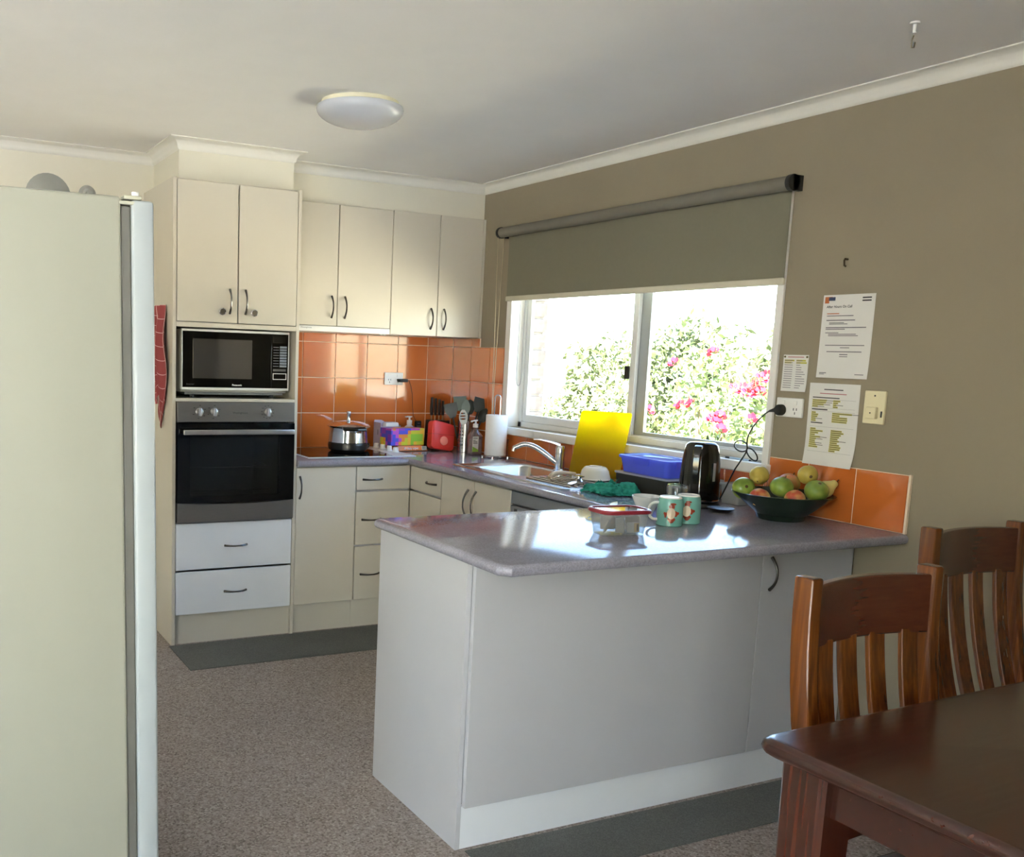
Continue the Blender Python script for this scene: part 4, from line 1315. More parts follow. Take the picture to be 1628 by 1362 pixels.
def make_chair():
    t = thing('dining_chair', '', 'chair', (0, 0, 0))
    def post(x):
        pts = []
        for i in range(15):
            z = 1.03 * i / 14
            if z < 0.45: y = 0.03 + 0.06 * ((0.45 - z) / 0.45) ** 1.5 - 0.03
            else:
                q = (z - 0.45) / 0.58
                y = 0.105 * (1 - max(0.0, 1 - q) ** 2.3)
            pts.append((x, y, z))
        dp = [0.034 + 0.012 * min(1, z / 14 * 1.4) for z in range(15)]
        mb = MB().bar(pts, 0.034, dp, (1, 0, 0))
        return mb.build('back_post', WOODC, t, bevel=0.006, seg=3)
    for s in (-1, 1):
        post(s * 0.188)
        MB().bar([(s * 0.165, -0.385, 0.0), (s * 0.165, -0.380, 0.43)], [0.032, 0.040], [0.032, 0.040], (1, 0, 0)).build('leg', WOODC, t, bevel=0.003)
        B(s * 0.175 - 0.010, s * 0.175 + 0.010, -0.365, -0.02, 0.385, 0.432).build('side_rail', WOODR, t, bevel=0.002)
        B(s * 0.175 - 0.009, s * 0.175 + 0.009, -0.370, 0.010, 0.18, 0.205).build('stretcher', WOODR, t, bevel=0.002)
    def backy(z):
        q = max(0, (z - 0.45) / 0.58)
        return 0.105 * (1 - max(0.0, 1 - q) ** 2.3)
    # curved top rail
    tr = []
    for i in range(13):
        u = -1 + i / 6
        x = u * 0.1765
        tr.append((x, 0.028 * (1 - u * u) + 0.006))
    lps = []
    for x, dy in tr:
        z1 = 1.012 + 0.004 * (1 - (x / 0.1765) ** 2)
        l_ = []
        for z, e in ((0.885, 0), (z1, 0)):
            yb_ = backy(z) + dy - 0.012
            l_ += [(x, yb_ - 0.011, z), (x, yb_ + 0.011, z)] if z < 0.9 else [(x, yb_ + 0.011, z), (x, yb_ - 0.011, z)]
        lps.append(l_)
    MB().rings(lps).build('top_rail', WOODR, t, bevel=0.004)
    MB().rings([[(x, 0.01 + dy * 0.4 - 0.010, 0.50), (x, 0.01 + dy * 0.4 + 0.010, 0.50), (x, 0.01 + dy * 0.4 + 0.014, 0.545), (x, 0.01 + dy * 0.4 - 0.006, 0.545)] for x, dy in tr]).build('lower_rail', WOODR, t, bevel=0.003)
    for k in range(4):
        x = -0.132 + 0.088 * k
        u = x / 0.1765
        pts = []
        for i in range(13):
            z = 0.535 + 0.36 * i / 12
            q = i / 12
            dy = (0.4 + 0.6 * q) * 0.028 * (1 - u * u)
            pts.append((x, backy(z) + dy - 0.010, z))
        MB().bar(pts, 0.050, 0.013, (1, 0, 0)).build('back_slat', WOODC, t, bevel=0.003)
    st = rrect(0, -0.205, 0.190, 0.205, 0.03, 5)
    loops = []
    for z, e in ((0.433, 0.006), (0.440, 0.0), (0.452, 0.0), (0.458, 0.008)):
        loops.append([(p[0] * (1 - e * 4), -0.205 + (p[1] + 0.205) * (1 - e * 4), z) for p in st])
    MB().rings(loops).build('seat', WOODT, t, angle=40)
    B(-0.15, 0.15, -0.390, -0.370, 0.385, 0.432).build('front_rail', WOODR, t, bevel=0.002)
    return t


def copy_tree(root):
    r = root.copy(); COL.objects.link(r); OFF[r] = OFF[root]
    for ch_ in list(root.children):
        c_ = ch_.copy(); COL.objects.link(c_); c_.parent = r
        for g_ in ch_.children:
            e_ = g_.copy(); COL.objects.link(e_); e_.parent = c_
    return r


c1 = make_chair()
c2 = copy_tree(c1)
c1.location = (-1.215, -3.905, 0); tag(c1, 'mahogany dining chair pushed in at the table corner, nearer the camera', 'chair', 'slat-back dining chairs')
c2.location = (-0.345, -3.570, 0); tag(c2, 'mahogany dining chair farther back against the tan wall', 'chair', 'slat-back dining chairs')

# ------------------------------------------------------------------ things on the back counter
cb = thing('carton', 'open lilac and white carton behind the tissue box', 'carton', (-0.50, -0.09, ZW))
mb = MB()
x0, x1, y0, y1 = -0.545, -0.415, -0.135, -0.045
mb.box(x0, x1, y0, y0 + 0.002, ZW + 0.001, ZW + 0.130).box(x0, x1, y1 - 0.002, y1, ZW + 0.001, ZW + 0.150).box(x0, x0 + 0.002, y0, y1, ZW + 0.001, ZW + 0.150).box(x1 - 0.002, x1, y0, y1, ZW + 0.001, ZW + 0.135).box(x0, x1, y0, y1, ZW + 0.001, ZW + 0.003)
mb.build('box', LILAC, cb, smooth=False)
MB().prism([(x0, ZW + 0.150), (x0 + 0.004, ZW + 0.162), (x0 + 0.05, ZW + 0.160), (x0 + 0.07, ZW + 0.150)], y1 - 0.003, y1, 'y').build('flap', LILAC, cb, smooth=False)
B(x0 + 0.04, x1 - 0.004, y0 + 0.01, y1 - 0.03, ZW + 0.02, ZW + 0.152).build('inner_bag', WPL, cb, bevel=0.01)
B(x0 - 0.0006, x0, -0.105, -0.100, ZW + 0.08, ZW + 0.11).build('print_mark', DARKP, cb)
pb = thing('pump_bottle', 'white pump bottle behind the tissue box', 'bottle', (-0.325, -0.075, ZW))
c = (-0.325, -0.072, ZW + 0.001)
MB().lathe([(0, 0), (0.030, 0), (0.032, 0.004), (0.032, 0.105), (0.026, 0.122), (0.014, 0.132), (0.014, 0.136)], c, 28).build('body', WPL, pb)
MB().lathe([(0.016, 0.136), (0.016, 0.160), (0.006, 0.162), (0.006, 0.176), (0.016, 0.178), (0.016, 0.184), (0, 0.185)], c, 20).bar([(c[0], c[1], c[2] + 0.181), (c[0] - 0.030, c[1] - 0.004, c[2] + 0.180)], 0.012, 0.006, (0, 1, 0)).build('pump', WPL, pb)
tbx = thing('tissue_box', 'tissue box printed with purple, orange and lime squares', 'box', (-0.45, -0.225, ZW + 0.034))
mb = B(-0.115, 0.115, -0.055, 0.055, 0, 0.095)
mo = mb.build('carton', MOSAIC, None, bevel=0.0015)
mo.parent = tbx; mo.location = (0, 0, 0); OFF[mo] = OFF[tbx]
mo.data.transform(Matrix.Translation((0, 0, 0)))
rotz(tbx, 0.13)
wp = thing('wipes_pack', 'orange baby wipes packet lying under the tissue box', 'packet', (-0.405, -0.225, ZW))
lps = []
for i in range(15):
    t_ = i / 14; x = -0.115 + 0.23 * t_
    hh = 0.032 * min(1, math.sin(PI * t_) * 3.2 + 0.06); ww = 0.062
    lps.append([(x, -ww, 0.0035 + 0.002), (x, -ww * 0.9, 0.001), (x, ww * 0.9, 0.001), (x, ww, 0.0055), (x, ww * 0.85, max(0.006, hh)), (x, -ww * 0.85, max(0.006, hh))])
wo_ = MB().rings([[(p[0] - 0.43, p[1] - 0.225, p[2] + ZW) for p in l] for l in lps]).build('film_pack', ORANGEP, wp, angle=50)
text('lettering', '80 Baby wipes', 0.017, (-0.430, -0.2885, ZW + 0.0175), (1, 0, 0), (0, 0, 1), WPL, wp, bold=True)
B(-0.355, -0.325, -0.2885, -0.28, ZW + 0.006, ZW + 0.028).build('barcode_panel', WPL, wp)
for i in range(6):
    B(-0.353 + i * 0.0045, -0.351 + i * 0.0045, -0.2892, -0.2884, ZW + 0.008, ZW + 0.026).build('barcode_bar', DARKP, wp)
rotz(wp, 0.10)
ph = thing('cordless_handset', 'slim black handset standing by the tiles behind the tissue box', 'phone', (-0.255, -0.05, ZW))
B(-0.275, -0.237, -0.062, -0.040, ZW + 0.001, ZW + 0.155).build('body', BLKM, ph, bevel=0.005)
B(-0.269, -0.243, -0.0632, -0.0615, ZW + 0.105, ZW + 0.128).build('screen', GREYP, ph)
B(-0.264, -0.248, -0.0632, -0.0615, ZW + 0.140, ZW + 0.143).build('earpiece', INK, ph)

# red lunch box
lb_ = thing('lunch_box', 'red plastic lunch box with a pink round button standing on edge', 'lunch box', (-0.245, -0.305, ZW))
def rshape(y, e):
    pts = rrect(0, 0.080, 0.0735 - e, 0.078 - e, 0.024, 6)
    return [(p[0], y, p[1] - (p[0] * 0.14 if p[1] > 0.08 else 0.06 * p[0]) + 0.007) for p in pts]
mb = MB().rings([rshape(-0.030, 0.006), rshape(-0.026, 0.0), rshape(0.026, 0.0), rshape(0.030, 0.006)])
mb.xf(Matrix.Translation((-0.245, -0.305, ZW)) @ Matrix.Rotation(-0.12, 4, 'X') @ Matrix.Rotation(0.10, 4, 'Y'))
mb.build('shell', RED, lb_, angle=40)
mb = B(-0.078, 0.078, -0.0315, 0.0315, 0.094, 0.0965)
mb.xf(Matrix.Translation((-0.245, -0.305, ZW)) @ Matrix.Rotation(-0.12, 4, 'X') @ Matrix.Rotation(0.10, 4, 'Y'))
mb.build('lid_seam', mat('red_dark', '#b02d28', 0.4), lb_)
mb = MB().lathe([(0.0255, 0), (0.0255, -0.004), (0.022, -0.006), (0, -0.006)], (0.004, -0.030, 0.060), 28, 'y')
mb.xf(Matrix.Translation((-0.245, -0.305, ZW)) @ Matrix.Rotation(-0.12, 4, 'X') @ Matrix.Rotation(0.10, 4, 'Y'))
mb.build('round_button', PINK, lb_)

# knives in a block behind the lunch box
kb = thing('knife_block', 'dark knife block behind the red lunch box', 'knife block', (-0.165, -0.115, ZW))
MB().prism([(-0.225, ZW + 0.001), (-0.11, ZW + 0.001), (-0.105, ZW + 0.165), (-0.215, ZW + 0.165)], -0.165, -0.07, 'y').build('block', mat('dark_block', '#2a211a', 0.5, var=0.1), kb, bevel=0.004)
KH = mat('knife_handle', '#1c1a18', 0.4, var=0.1)
for i, (x, dz) in enumerate(((-0.203, 0.0), (-0.178, -0.006), (-0.152, -0.012), (-0.128, -0.02))):
    k_ = thing('kitchen_knife', ['black-handled knife, leftmost in the block', 'black-handled knife second from left in the block', 'black-handled knife third from left in the block', 'black-handled knife, rightmost and lowest in the block'][i], 'knife', (x, -0.117, ZW + 0.168), 'knives in the block')
    MB().bar([(x, -0.117, ZW + 0.1655), (x, -0.117, ZW + 0.195)], 0.012, 0.003, (0, 1, 0)).build('blade', mat('knife_steel', '#a58a6a', 0.3, metal=0.9), k_)
    MB().bar([(x, -0.117, ZW + 0.193), (x - 0.002, -0.119, ZW + 0.24), (x - 0.003, -0.121, ZW + 0.30 + dz)], [0.020, 0.022, 0.018], [0.013, 0.014, 0.013], (0, 1, 0)).build('handle', KH, k_, bevel=0.004)

# utensil cup with utensils
uc = thing('utensil_holder', 'perforated steel utensil holder beside the knives', 'utensil holder', (-0.112, -0.355, ZW))
cx_, cy_ = -0.112, -0.352
cyl_ = MB()
seg = 40; zs = [ZW + 0.001] + [ZW + 0.02 + 0.0095 * i for i in range(15)] + [ZW + 0.178]
bmv = {}
vs = []; fs = []
for j, z in enumerate(zs):
    for i in range(seg):
        a = 2 * PI * i / seg
        vs.append((cx_ + 0.042 * math.cos(a), cy_ + 0.042 * math.sin(a), z))
for j in range(len(zs) - 1):
    for i in range(seg):
        if 1 <= j <= 14 and j % 2 == 1 and i % 2 == 0 and (i // 10) % 2 == 0 and i % 10 < 6: continue
        i2 = (i + 1) % seg
        fs.append((j * seg + i, j * seg + i2, (j + 1) * seg + i2, (j + 1) * seg + i))
fs.append(tuple(range(seg)))
cyl_.add(vs, fs)
cyl_.build('cup', STEEL, uc, solid=0.0012)
MB().tube([(cx_ + 0.0425 * math.cos(2 * PI * i / 24), cy_ + 0.0425 * math.sin(2 * PI * i / 24), ZW + 0.178) for i in range(24)], 0.002, 6, closed=True).build('rim', CHROME, uc)
DK = mat('dark_nylon', '#2c302c', 0.4, var=0.08)
LK = mat('grey_nylon', '#6d7870', 0.4, var=0.06)
WK = mat('pale_nylon', '#c9c8be', 0.4, var=0.04)


def utensil(name, label, dx, dy, lean, top, shape, m):
    """handle in the cup, head above; lean = (x,y) offset at the top"""
    t = thing(name, label, 'utensil', (cx_ + dx, cy_ + dy, ZW + 0.004), 'utensils in the steel holder')
    b0 = Vector((cx_ + dx, cy_ + dy, ZW + 0.006)); e0 = Vector((cx_ + dx + lean[0], cy_ + dy + lean[1], ZW + top))
    dirv = (e0 - b0).normalized(); hd = 0.085
    MB().tube([b0, e0 - dirv * hd * 0.9], 0.0048, 8).build('handle', m, t)
    s_ = Vector((0.88, -0.47, 0)); s_ = (s_ - dirv * s_.dot(dirv)).normalized(); nrm = dirv.cross(s_)
    if shape == 'spoon':
        f_ = lambda u, v: tuple(e0 - dirv * hd * (1 - v) + s_ * (u - 0.5) * 2 * 0.030 * math.sqrt(max(0, math.sin(PI * (0.08 + 0.92 * v)))) + nrm * (0.010 * (1 - (2 * u - 1) ** 2) * math.sin(PI * v)))
    elif shape == 'turner':
        f_ = lambda u, v: tuple(e0 - dirv * hd * (1 - v) + s_ * (u - 0.5) * (0.03 + 0.045 * min(1, v * 2)) + nrm * 0.012 * v * v)
    else:
        f_ = lambda u, v: tuple(e0 - dirv * hd * (1 - v) + s_ * (u - 0.5) * 0.05 * math.sin(PI * (0.15 + 0.75 * v)) + nrm * 0.006 * math.sin(PI * v))
    mb = MB().grid(f_, 9, 11, uv=False)
    if shape == 'slotted':
        mb.f = [q for k, q in enumerate(mb.f) if not ((k // 8) in (3, 5, 7) and 1 <= (k % 8) <= 5)]
    mb.build('head', m, t, solid=0.0025, angle=60)


utensil('slotted_spoon', 'pale slotted spoon leaning left in the steel holder', -0.010, -0.020, (-0.035, -0.025), 0.245, 'slotted', WK)
utensil('spatula', 'grey narrow spatula upright in the steel holder', 0.0, 0.0, (-0.006, -0.008), 0.300, 'narrow', LK)
utensil('ladle', 'dark round ladle in the steel holder', 0.012, 0.010, (0.028, 0.010), 0.300, 'spoon', DK)
utensil('slotted_turner', 'dark turner leaning right over the steel holder', 0.018, 0.0, (0.065, -0.03), 0.310, 'turner', DK)
utensil('serving_spoon', 'dark serving spoon tilted towards the window in the steel holder', 0.020, -0.012, (0.075, -0.055), 0.255, 'spoon', DK)
utensil('wide_turner', 'dark wide turner leaning left behind the pale slotted spoon', -0.022, 0.010, (-0.070, 0.015), 0.275, 'turner', DK)
utensil('kitchen_turner', 'grey turner behind the narrow spatula in the steel holder', 0.004, 0.024, (0.0, 0.055), 0.315, 'turner', LK)

# hand soap
sp_ = thing('soap_bottle', 'clear hand soap bottle with white pump and label', 'bottle', (-0.128, -0.490, ZW))
def rl(z, a, b):
    return [(p[0], p[1], z) for p in rrect(-0.128, -0.490, a, b, min(a, b) * 0.6, 5)]
MB().rings([rl(ZW + 0.001, 0.036, 0.024), rl(ZW + 0.006, 0.040, 0.027), rl(ZW + 0.105, 0.040, 0.027), rl(ZW + 0.125, 0.026, 0.020), rl(ZW + 0.140, 0.012, 0.012), rl(ZW + 0.152, 0.012, 0.012)]).build('body', SOAPL, sp_, angle=45)
MB().rings([rl(ZW + 0.008, 0.034, 0.022), rl(ZW + 0.085, 0.034, 0.022)]).build('soap', mat_clear('soap_liquid', (0.80, 0.70, 0.70), 0.05, 0.1, milk=0.35), sp_)
MB().lathe([(0.015, 0.152), (0.015, 0.172), (0.005, 0.174), (0.005, 0.186), (0.012, 0.188), (0.012, 0.194), (0, 0.195)], (-0.128, -0.490, ZW), 18).bar([(-0.128, -0.490, ZW + 0.191), (-0.158, -0.500, ZW + 0.189), (-0.164, -0.502, ZW + 0.184)], 0.012, 0.006, (0.3, -0.9, 0)).build('pump', WPL, sp_)
lbq = MB().box(-0.160, -0.122, -0.5185, -0.5175, ZW + 0.030, ZW + 0.103)
lab = lbq.build('label', PAPER, sp_)
MB().prism([(-0.160, ZW + 0.018), (-0.122, ZW + 0.018), (-0.122, ZW + 0.030), (-0.160, ZW + 0.048)], -0.5192, -0.5186, 'y').build('label_band', LIMEP, lab)
for i, (zz, x1_) in enumerate(((0.094, -0.128), (0.082, -0.142), (0.074, -0.130), (0.066, -0.128))):
    B(-0.157, x1_, -0.5192, -0.5186, ZW + zz - 0.002, ZW + zz + 0.002).build('label_print', GREYP, lab)

# paper towel and holder
ptx, pty = -0.088, -0.640
hd_ = thing('paper_towel_holder', 'wire paper towel holder with a tall loop', 'towel holder', (ptx, pty, ZW))
MB().tube([(ptx + 0.070 * math.cos(2 * PI * i / 32), pty + 0.070 * math.sin(2 * PI * i / 32), ZW + 0.008) for i in range(32)], 0.0028, 8, closed=True).build('base_ring', CHROME, hd_)
for i in range(4):
    a = PI / 4 + PI / 2 * i
    MB().lathe([(0.0, 0.0), (0.006, 0.001), (0.006, 0.006), (0, 0.008)], (ptx + 0.070 * math.cos(a), pty + 0.070 * math.sin(a), ZW + 0.0002), 10).build('foot', CHROME, hd_)
MB().tube([(ptx - 0.07, pty, ZW + 0.008), (ptx + 0.07, pty, ZW + 0.008)], 0.0028, 6).build('cross_wire', CHROME, hd_)
lpz = [(ptx - 0.013, pty + 0.008, ZW + 0.008), (ptx - 0.013, pty + 0.008, ZW + 0.325)] + [(ptx - 0.013 * math.cos(PI * i / 8), pty + 0.008 * math.cos(PI * i / 8), ZW + 0.325 + 0.016 * math.sin(PI * i / 8)) for i in range(1, 8)] + [(ptx + 0.013, pty - 0.008, ZW + 0.325), (ptx + 0.013, pty - 0.008, ZW + 0.008)]
MB().tube(lpz, 0.003, 8).build('loop_rod', CHROME, hd_)
MB().tube([(ptx + 0.066, pty - 0.02, ZW + 0.008), (ptx + 0.068, pty - 0.02, ZW + 0.10)], 0.0022, 6).build('side_wire', CHROME, hd_)
ro = MB().lathe([(0.020, 0.012), (0.058, 0.012), (0.0595, 0.015), (0.0595, 0.229), (0.058, 0.232), (0.020, 0.232), (0.020, 0.012)], (ptx, pty, ZW), 40, cap=False).build('paper_towel_roll', mat('paper_towel', '#f0f0f0', 0.9, var=0.02, vscale=60, bump=0.2, bscale=150))
tag(ro, 'white paper towel roll on the wire holder', 'paper towel')

# ------------------------------------------------------------------ around the sink
cy0, cy1 = -1.310, -1.672
yb_ = thing('cutting_board', 'yellow flexible cutting board leaning on the window sill', 'cutting board', (-0.07, -1.49, ZW))
mb = MB().rings([[(p[0] + 0.0, y, p[1]) for p in rrect(0, 0, 0.181, 0.1535, 0.012, 4)] for y in (-0.001, 0.001)])
ang = math.atan2(0.064, 0.306)
mb.xf(Matrix.Translation((-0.0665, -1.491, 1.0585)) @ Matrix.Rotation(PI / 2, 4, 'Z').inverted() @ Matrix.Rotation(-ang, 4, 'X') @ Matrix.Rotation(-0.03, 4, 'Y'))
mb.build('sheet', YELB, yb_, smooth=False)
wbw = MB().lathe([(0.072, 0.0), (0.074, 0.003), (0.070, 0.006), (0.060, 0.040), (0.050, 0.054), (0.042, 0.058), (0.030, 0.058), (0.029, 0.061), (0.026, 0.061), (0.025, 0.058), (0.0, 0.058)], (-0.190, -1.625, ZW + 0.0095), 40).build('upturned_bowl', mat('offwhite_bowl', '#d8d3c4', 0.25, var=0.02))
tag(wbw, 'off-white bowl upside down on the drainer', 'bowl')
br = thing('dish_brush', 'beige curved dish brush handle on the drainer', 'brush', (-0.34, -1.58, ZW))
MB().tube(smoothpath([(-0.425, -1.600, ZW + 0.018), (-0.395, -1.590, ZW + 0.034), (-0.34, -1.580, ZW + 0.038), (-0.29, -1.575, ZW + 0.032), (-0.262, -1.572, ZW + 0.028)], 4), [0.008 + 0.004 * math.sin(PI * min(1, i / 9)) for i in range(17)], 10).build('handle', BEIGEP, br)
for k in range(7):
    x = -0.275 + 0.006 * k
    MB().bar([(x, -1.574, ZW + 0.0100), (x, -1.572, ZW + 0.028)], 0.010, 0.004, (0, 1, 0)).build('bristle_tuft', WPL, br)
tso = MB().bar(smoothpath([(-0.435, -1.760, ZW + 0.0115), (-0.385, -1.745, ZW + 0.020), (-0.34, -1.735, ZW + 0.013)], 3), [0.024, 0.026, 0.024, 0.016, 0.008, 0.007, 0.008], 0.002, (0.2, -0.98, 0)).build('teaspoon', CHROME, bevel=0.0006)
tag(tso, 'steel teaspoon lying on the drainer', 'spoon')
btl = MB().lathe([(0, 0), (0.019, 0), (0.021, 0.004), (0.012, 0.012), (0.010, 0.020), (0.024, 0.024), (0.024, 0.027), (0, 0.028)], (-0.330, -1.690, ZW + 0.0095), 20).build('sink_plug', CHROME)
tag(btl, 'small steel sink plug standing on the drainer', 'plug')


def cloth_fn(u, v):
    x = -0.455 + 0.15 * u; y = -2.07 + 0.21 * v
    n1 = mnoise.noise(Vector((u * 4.0, v * 4.0, 1.3))); n2 = mnoise.noise(Vector((u * 9, v * 9, 7.7)))
    edge = min(1, min(u, 1 - u, v, 1 - v) * 6)
    h = (0.018 + 0.022 * n1 + 0.010 * abs(n2)) * edge
    return (x + 0.035 * n1 + 0.02 * n2, y + 0.04 * mnoise.noise(Vector((v * 5, u * 5, 3))), ZW + 0.005 + max(0.0, h) + 0.012 * edge * abs(math.sin(9 * u + 5 * v + 4 * n1)))


clo = MB().grid(cloth_fn, 48, 44).build('dish_cloth', TEALC, solid=0.0018, angle=80)
tag(clo, 'crumpled teal dish cloth on the worktop beside the drainer', 'cloth')

# black box, blue container on it, clear tubs behind kettle
bb = thing('storage_box', 'low black storage box under the blue container', 'box', (-0.16, -1.97, ZW))
MB().rings([rr3(-0.155, -1.985, 0.088, 0.155, 0.012, ZW + 0.001), rr3(-0.155, -1.985, 0.092, 0.160, 0.014, ZW + 0.068)]).build('tray', BLKM, bb, angle=40)
MB().rings([rr3(-0.155, -1.985, 0.096, 0.164, 0.014, ZW + 0.0685), rr3(-0.155, -1.985, 0.096, 0.164, 0.014, ZW + 0.076)]).build('lid', CLEARW, bb, angle=40)
bu = thing('food_container', 'translucent blue lidded food container on the black box', 'container', (-0.155, -1.985, ZW + 0.0765))
zb = ZW + 0.0770
MB().rings([rr3(-0.155, -1.985, 0.074, 0.138, 0.022, zb), rr3(-0.155, -1.985, 0.084, 0.150, 0.024, zb + 0.062), rr3(-0.155, -1.985, 0.082, 0.148, 0.024, zb + 0.062), rr3(-0.155, -1.985, 0.072, 0.136, 0.022, zb + 0.002)], cap0=False, cap1=True).build('tub', BLUEP, bu, angle=40)
MB().rings([rr3(-0.155, -1.985, 0.090, 0.156, 0.024, zb + 0.060), rr3(-0.155, -1.985, 0.091, 0.157, 0.024, zb + 0.070), rr3(-0.155, -1.985, 0.086, 0.152, 0.024, zb + 0.073), rr3(-0.155, -1.985, 0.072, 0.136, 0.020, zb + 0.072), rr3(-0.155, -1.985, 0.068, 0.132, 0.020, zb + 0.068)]).build('lid', BLUEP, bu, angle=40)
for s in (-1, 1):
    B(-0.200, -0.110, -1.985 + s * 0.157 - 0.002, -1.985 + s * 0.157 + 0.002, zb + 0.040, zb + 0.068).build('clip', BLUEP, bu)
B(-0.2485, -0.2445, -2.03, -1.94, zb + 0.040, zb + 0.068).build('clip', BLUEP, bu)


def tub(name, label, cx, cy, a, b, h, m):
    t = thing(name, label, 'container', (cx, cy, ZW))
    z = ZW + 0.001
    MB().rings([rr3(cx, cy, a * 0.86, b * 0.86, 0.012, z), rr3(cx, cy, a, b, 0.016, z + h), rr3(cx, cy, a - 0.0015, b - 0.0015, 0.016, z + h), rr3(cx, cy, a * 0.86 - 0.0015, b * 0.86 - 0.0015, 0.012, z + 0.002)], cap0=True, cap1=True).build('tub', m, t, angle=40)
    MB().rings([rr3(cx, cy, a + 0.004, b + 0.004, 0.016, z + h - 0.006), rr3(cx, cy, a + 0.004, b + 0.004, 0.016, z + h + 0.002), rr3(cx, cy, a, b, 0.016, z + h + 0.003)]).build('lid', m, t, angle=40)
    return t


tub('plastic_tub', 'clear plastic tub half hidden left of the kettle', -0.100, -2.213, 0.045, 0.050, 0.082, CLEARW)
tub('plastic_tub', 'clear plastic tub peeking out right of the kettle', -0.060, -2.335, 0.044, 0.050, 0.078, CLEARW)

# kettle
kx, ky = -0.270, -2.345
kt = thing('kettle', 'glossy black electric jug kettle by the window', 'kettle', (kx, ky, ZW))
MB().lathe([(0, 0.001), (0.078, 0.001), (0.080, 0.008), (0.076, 0.018), (0.0, 0.019)], (kx, ky, ZW), 40).build('power_base', BLKM, kt)
lps = []
for z, a, b in ((0.020, 0.072, 0.068), (0.030, 0.075, 0.071), (0.10, 0.074, 0.069), (0.17, 0.070, 0.062), (0.215, 0.064, 0.054), (0.238, 0.058, 0.047), (0.248, 0.046, 0.036)):
    lps.append([(kx + a * math.cos(2 * PI * i / 36) * (1 + 0.02 * math.cos(4 * PI * i / 36)), ky + b * math.sin(2 * PI * i / 36), ZW + z) for i in range(36)])
mb = MB().rings(lps)
mb.xf(Matrix.Translation((kx, ky, 0)) @ Matrix.Rotation(-0.55, 4, 'Z') @ Matrix.Translation((-kx, -ky, 0)))
mb.build('body', mat('kettle_black', '#14120c', 0.09, spec=0.6, var=0.05), kt, angle=45)
MB().lathe([(0.0765, 0.026), (0.0770, 0.030), (0.0765, 0.034)], (kx, ky, ZW), 40, cap=False).build('trim_ring', CHROME, kt)
# handle on camera side left, rises from body
hp = [(kx - 0.055, ky - 0.040, ZW + 0.235), (kx - 0.075, ky - 0.055, ZW + 0.226), (kx - 0.083, ky - 0.060, ZW + 0.18), (kx - 0.082, ky - 0.060, ZW + 0.10), (kx - 0.072, ky - 0.050, ZW + 0.055)]
MB().bar(smoothpath(hp, 4), 0.030, 0.014, (0.58, -0.81, 0)).build('handle', MATS['kettle_black'], kt, bevel=0.005)
B(kx - 0.006, kx + 0.006, ky - 0.0735, ky - 0.070, ZW + 0.105, ZW + 0.175).build('water_gauge', mat_clear('gauge', (0.75, 0.78, 0.8), 0.3, 0.05, milk=0.5), kt, bevel=0.004)

kpts = [(-0.032, -2.436, 1.276), (-0.04, -2.42, 1.262), (-0.06, -2.395, 1.22), (-0.085, -2.39, 1.17), (-0.10, -2.405, 1.125), (-0.11, -2.395, 1.09), (-0.12, -2.37, 1.04), (-0.125, -2.345, 0.98), (-0.135, -2.325, 0.925), (-0.16, -2.33, ZW + 0.004), (-0.22, -2.35, ZW + 0.004)]
cordp = MB().tube(smoothpath(kpts), 0.003, 8).build('power_cord', BLKP, kt)
MB().lathe([(0.021, 0), (0.021, -0.016), (0.016, -0.024), (0, -0.024)], (-0.0115, -2.474, 1.283), 20, 'x').tube([(-0.025, -2.474, 1.283), (-0.030, -2.455, 1.281), (-0.032, -2.435, 1.276)], [0.012, 0.008, 0.004], 8).build('plug', BLKM, cordp)
lo = []
for (dx, dy, dz, L, s) in ((0, 0.06, 0.022, 1, 1), (0, -0.055, -0.03, 1, -1)):
    pts = []
    for i in range(17):
        a = 2 * PI * i / 16
        q = 0.5 * (1 - math.cos(a)); wv = math.sin(a) * 0.020
        pts.append((-0.10 + 0.01 * math.sin(a), -2.405 + dy * q - wv * dz * 12, 1.125 + dz * q + wv * 0.8))
    lo.append(pts)
for pts in lo:
    MB().tube(smoothpath(pts, 3), 0.0028, 8).build('bow_loop', BLKP, cordp)

tag(MB().lathe([(0, 0.001), (0.030, 0.001), (0.038, 0.006), (0.050, 0.014), (0.051, 0.016), (0.048, 0.0165), (0.036, 0.0095), (0, 0.008)], (-0.288, -2.481, ZW), 40).build('saucer', mat('black_saucer', '#1a1713', 0.35, var=0.05)), 'small black saucer between the kettle and the mugs', 'plate')

# fruit bowl and fruit
bx, by = -0.188, -2.668
bo = MB().lathe([(0.0, 0.001), (0.078, 0.001), (0.082, 0.006), (0.085, 0.020), (0.172, 0.092), (0.176, 0.096), (0.170, 0.097), (0.080, 0.026), (0.0, 0.022)], (bx, by, ZW), 56).build('fruit_bowl', GREENB)
tag(bo, 'wide dark green bowl full of fruit', 'bowl')


